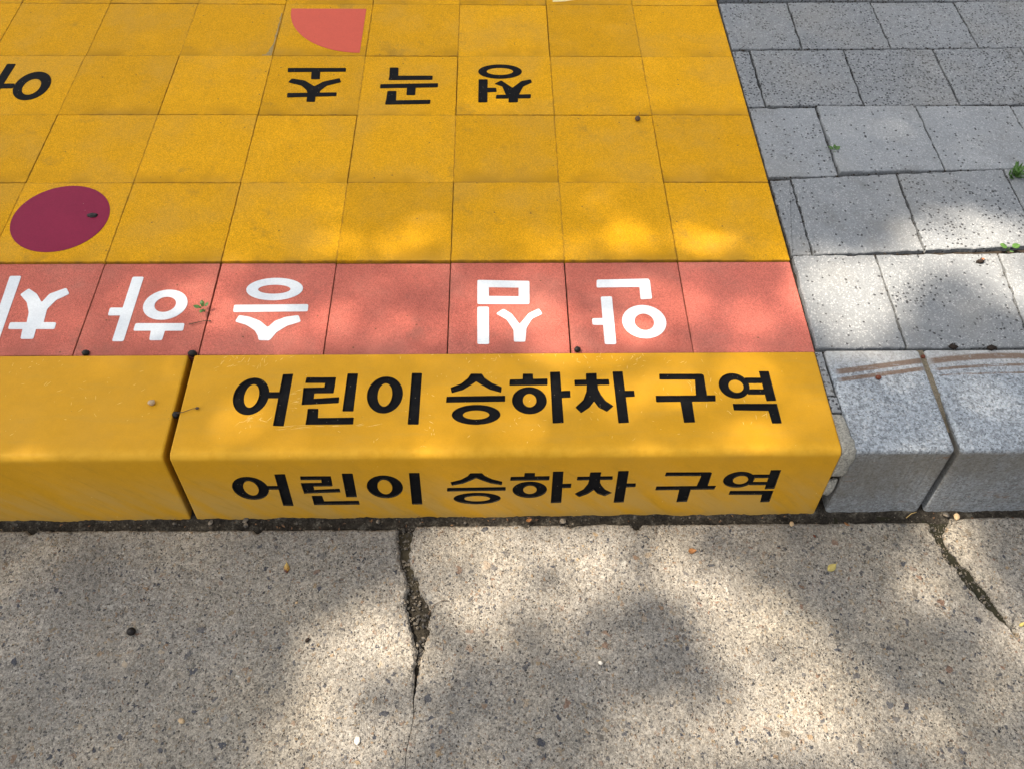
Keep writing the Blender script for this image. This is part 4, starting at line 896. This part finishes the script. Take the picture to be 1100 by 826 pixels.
# twigs
def twig(name, pts, r, mat, label, knob=None):
    o = empty(name, pts[0]); p0 = Vector(pts[0]); P = [Vector(p) - p0 for p in pts]
    v, f = tube(P, [r * (1 - .35 * i / (len(P) - 1)) for i in range(len(P))], 6); link('stem', mesh('stem', v, f, True), M[mat], o)
    if knob: blob('seed_head', knob, M[mat], P[-1], (1.3, .9, .8), .3, 3, 3, 2, o)
    return tag(o, label, 'twig', 'dry twigs')
twig('twig', [(-.4265, .0615, -.001), (-.414, .0640, .0005), (-.402, .0670, .001), (-.394, .0675, 0)], .0008, 'twig', 'thin dark twig across the red tile joint under the weed', .0016)
twig('twig', [(-.409, -.1125, .001), (-.398, -.111, .0022), (-.386, -.106, .003), (-.379, -.105, .003)], .0006, 'twig', 'thin stalk with a seed head beside the yellow kerb joint', .0024)
twig('twig', [(-.026, -.378, ROAD_Z + .001), (-.018, -.364, ROAD_Z + .003), (-.006, -.357, ROAD_Z + .003), (.006, -.357, ROAD_Z + .001)], .0007, 'twig', 'curved dark twig at the edge of the left road crack')
twig('twig', [(.745, -.227, ROAD_Z + .001), (.754, -.221, ROAD_Z + .004), (.763, -.2185, ROAD_Z + .004)], .0008, 'straw', 'straw-coloured twig in the gutter under the granite joint')
twig('twig', [(.3695, .5855, .0035), (.372, .594, .004), (.3745, .604, .003), (.3745, .609, .002)], .0006, 'twig', 'thin stalk of the brown seed pod on the yellow tile')
sp_ = tag(blob('seed_pod', .0056, M['twig'], (.3685, .584, .0045), (1, 1, .85), .1, 3, 21), 'round brown seed pod on the yellow tile joint', 'seed pod')
tag(blob('tar_blot', .0095, M['seed'], (-.652, .313, .0008), (1.0, .62, .28), .45, 2.2, 14, 3), 'small black blot stuck on the maroon disc', 'blot')
# weeds
def weed(name, x, y, z, leaves, label, mat='weed'):
    o = empty(name, (x, y, z)); v, f = tube([(0, 0, -.01), (0, 0, .004), (.0004, 0, .008)], [.0007, .0006, .0005], 5); link('stem', mesh('stem', v, f, True), M[mat], o)
    for (az, el, L, W, d, h) in leaves:
        lf = link('leaf', leaf_mesh('leaf', L, W, .2), M[mat], o); a = R(az)
        lf.location = (math.cos(a) * d, math.sin(a) * d, h); lf.rotation_euler = Matrix.Rotation(a, 3, 'Z').to_euler(); lf.rotation_euler.y = -R(el)
    return tag(o, label, 'weed', 'small weeds')
weed('weed', -.4075, .090, -.003, [(170, 12, .011, .008, .011, .010), (105, 20, .010, .008, .009, .012), (40, 25, .009, .0065, .008, .012), (265, 15, .010, .0075, .008, .010), (300, 30, .008, .006, .006, .008), (215, 35, .008, .006, .005, .014), (90, 60, .007, .006, .003, .014)], 'small round-leaved weed growing from the red tile joint')
weed('weed', .7475, .489, -.004, [(160, 20, .012, .010, .008, .010), (20, 20, .011, .010, .007, .010), (270, 40, .010, .006, .004, .006), (90, 40, .008, .007, .005, .012)], 'tiny leafy weed between two shaded grey pavers')
weed('weed', 1.000, .2245, -.004, [(170, 15, .015, .014, .012, .009), (10, 15, .014, .013, .012, .009), (290, 30, .008, .006, .008, .005)], 'two-leaved weed in the paver joint near the cone fragment')
rr = random.Random(9); L_ = []
for i in range(22): L_.append((rr.uniform(0, 360), rr.uniform(15, 75), rr.uniform(.018, .046), rr.uniform(.005, .009), rr.uniform(.006, .018), rr.uniform(.004, .016)))
weed('weed', 1.086, .420, -.004, L_, 'tall grassy weed in the paver joint at the right photo edge')

# ------------------------------------------------------------------ the street tree that throws the dappled shade
def sm_(a, b, x):
    t = max(0., min(1., (x - a) / (b - a))); return t * t * (3 - 2 * t)
def through(x, y):
    """share of sunlight the crown lets through towards the pavement point (x, y)"""
    inside = -1.0 < x < 1.4 and -.66 < y < 1.1
    n = noise.noise(Vector((x * 3.1, y * 3.1, 2.0)))
    T = .035 if inside else .10 + .35 * sm_(.1, .5, n)
    for cx, cy, rx, ry, t in TMAP:
        d = math.hypot((x - cx) / rx, (y - cy) / ry)
        if d < 1.3: T += (t - T) * (1 - sm_(.70, 1.25, d))
    return T
def street_tree():
    root = empty('street_tree', (-5.4, 3.2, -.01))
    tag(root, 'leafy street tree whose crown shades the pavement', 'tree')
    O = Vector(root.location)
    pts = [(0, 0, 0), (.05, -.02, 1.2), (.12, -.10, 2.4), (.35, -.25, 3.4), (.7, -.5, 4.3), (1.2, -.9, 5.2)]
    v, f = tube(pts, [.19, .16, .14, .12, .09, .05], 14); link('trunk', mesh('trunk', v, f, True), M['bark'], root)
    rr = random.Random(5)
    for i in range(9):
        s = Vector(pts[2 + i % 3]); a = rr.uniform(-1.5, .9) ; L = rr.uniform(1.2, 2.0)
        e = s + Vector((math.cos(a) * L, math.sin(a) * L, rr.uniform(1.6, 2.4)))
        if (e.x + O.x) - SUN.x * e.z > -1.3: e = s + (e - s) * .5
        m = (s + e) / 2 + Vector((rr.uniform(-.2, .2), rr.uniform(-.2, .2), .25))
        v, f = tube([s, m, e], [.06, .04, .015], 8); link('limb', mesh('limb', v, f, True), M['bark'], root)
    A_LEAF = .0015; carry = 0; v, f = [], []
    rr = random.Random(12)
    x0, x1, y0, y1 = -3.0, 2.6, -1.8, 2.6; cell = .04
    for i in range(int((x1 - x0) / cell)):
        for j in range(int((y1 - y0) / cell)):
            gx, gy = x0 + (i + .5) * cell, y0 + (j + .5) * cell
            near = -1.1 < gx < 1.5 and -.75 < gy < 1.2
            tau = -math.log(max(.02, through(gx, gy))) * (1.0 if near else .8)
            want = tau * cell * cell / A_LEAF
            carry += want; cnt = int(carry); carry -= cnt
            for q in range(cnt):
                x, y = gx + rr.uniform(-.5, .5) * cell, gy + rr.uniform(-.5, .5) * cell
                h = rr.uniform(5.2, 8.4)
                c = Vector((x, y, 0)) + SUN * h - O
                d = Vector((rr.gauss(0, 1), rr.gauss(0, 1), rr.gauss(-.2, .5))).normalized()
                nn = Vector((rr.gauss(0, .5), rr.gauss(0, .5), 1)) + SUN * .5; s = d.cross(nn).normalized()
                L, W = rr.uniform(.06, .085), rr.uniform(.020, .030); up = s.cross(d).normalized(); b = len(v)
                v += [c - d * L * .5, c - d * L * .12 + s * W, c + d * L * .2 + s * W * .8, c + d * L * .5, c + d * L * .2 - s * W * .8, c - d * L * .12 - s * W, c + up * -.008]
                f += [[b + k, b + (k + 1) % 6, b + 6] for k in range(6)]
    print('leaves', len(v) // 7)
    me = bpy.data.meshes.new('crown'); me.from_pydata([tuple(q) for q in v], [], f); me.update()
    link('crown', me, M['leaf'], root)
street_tree()
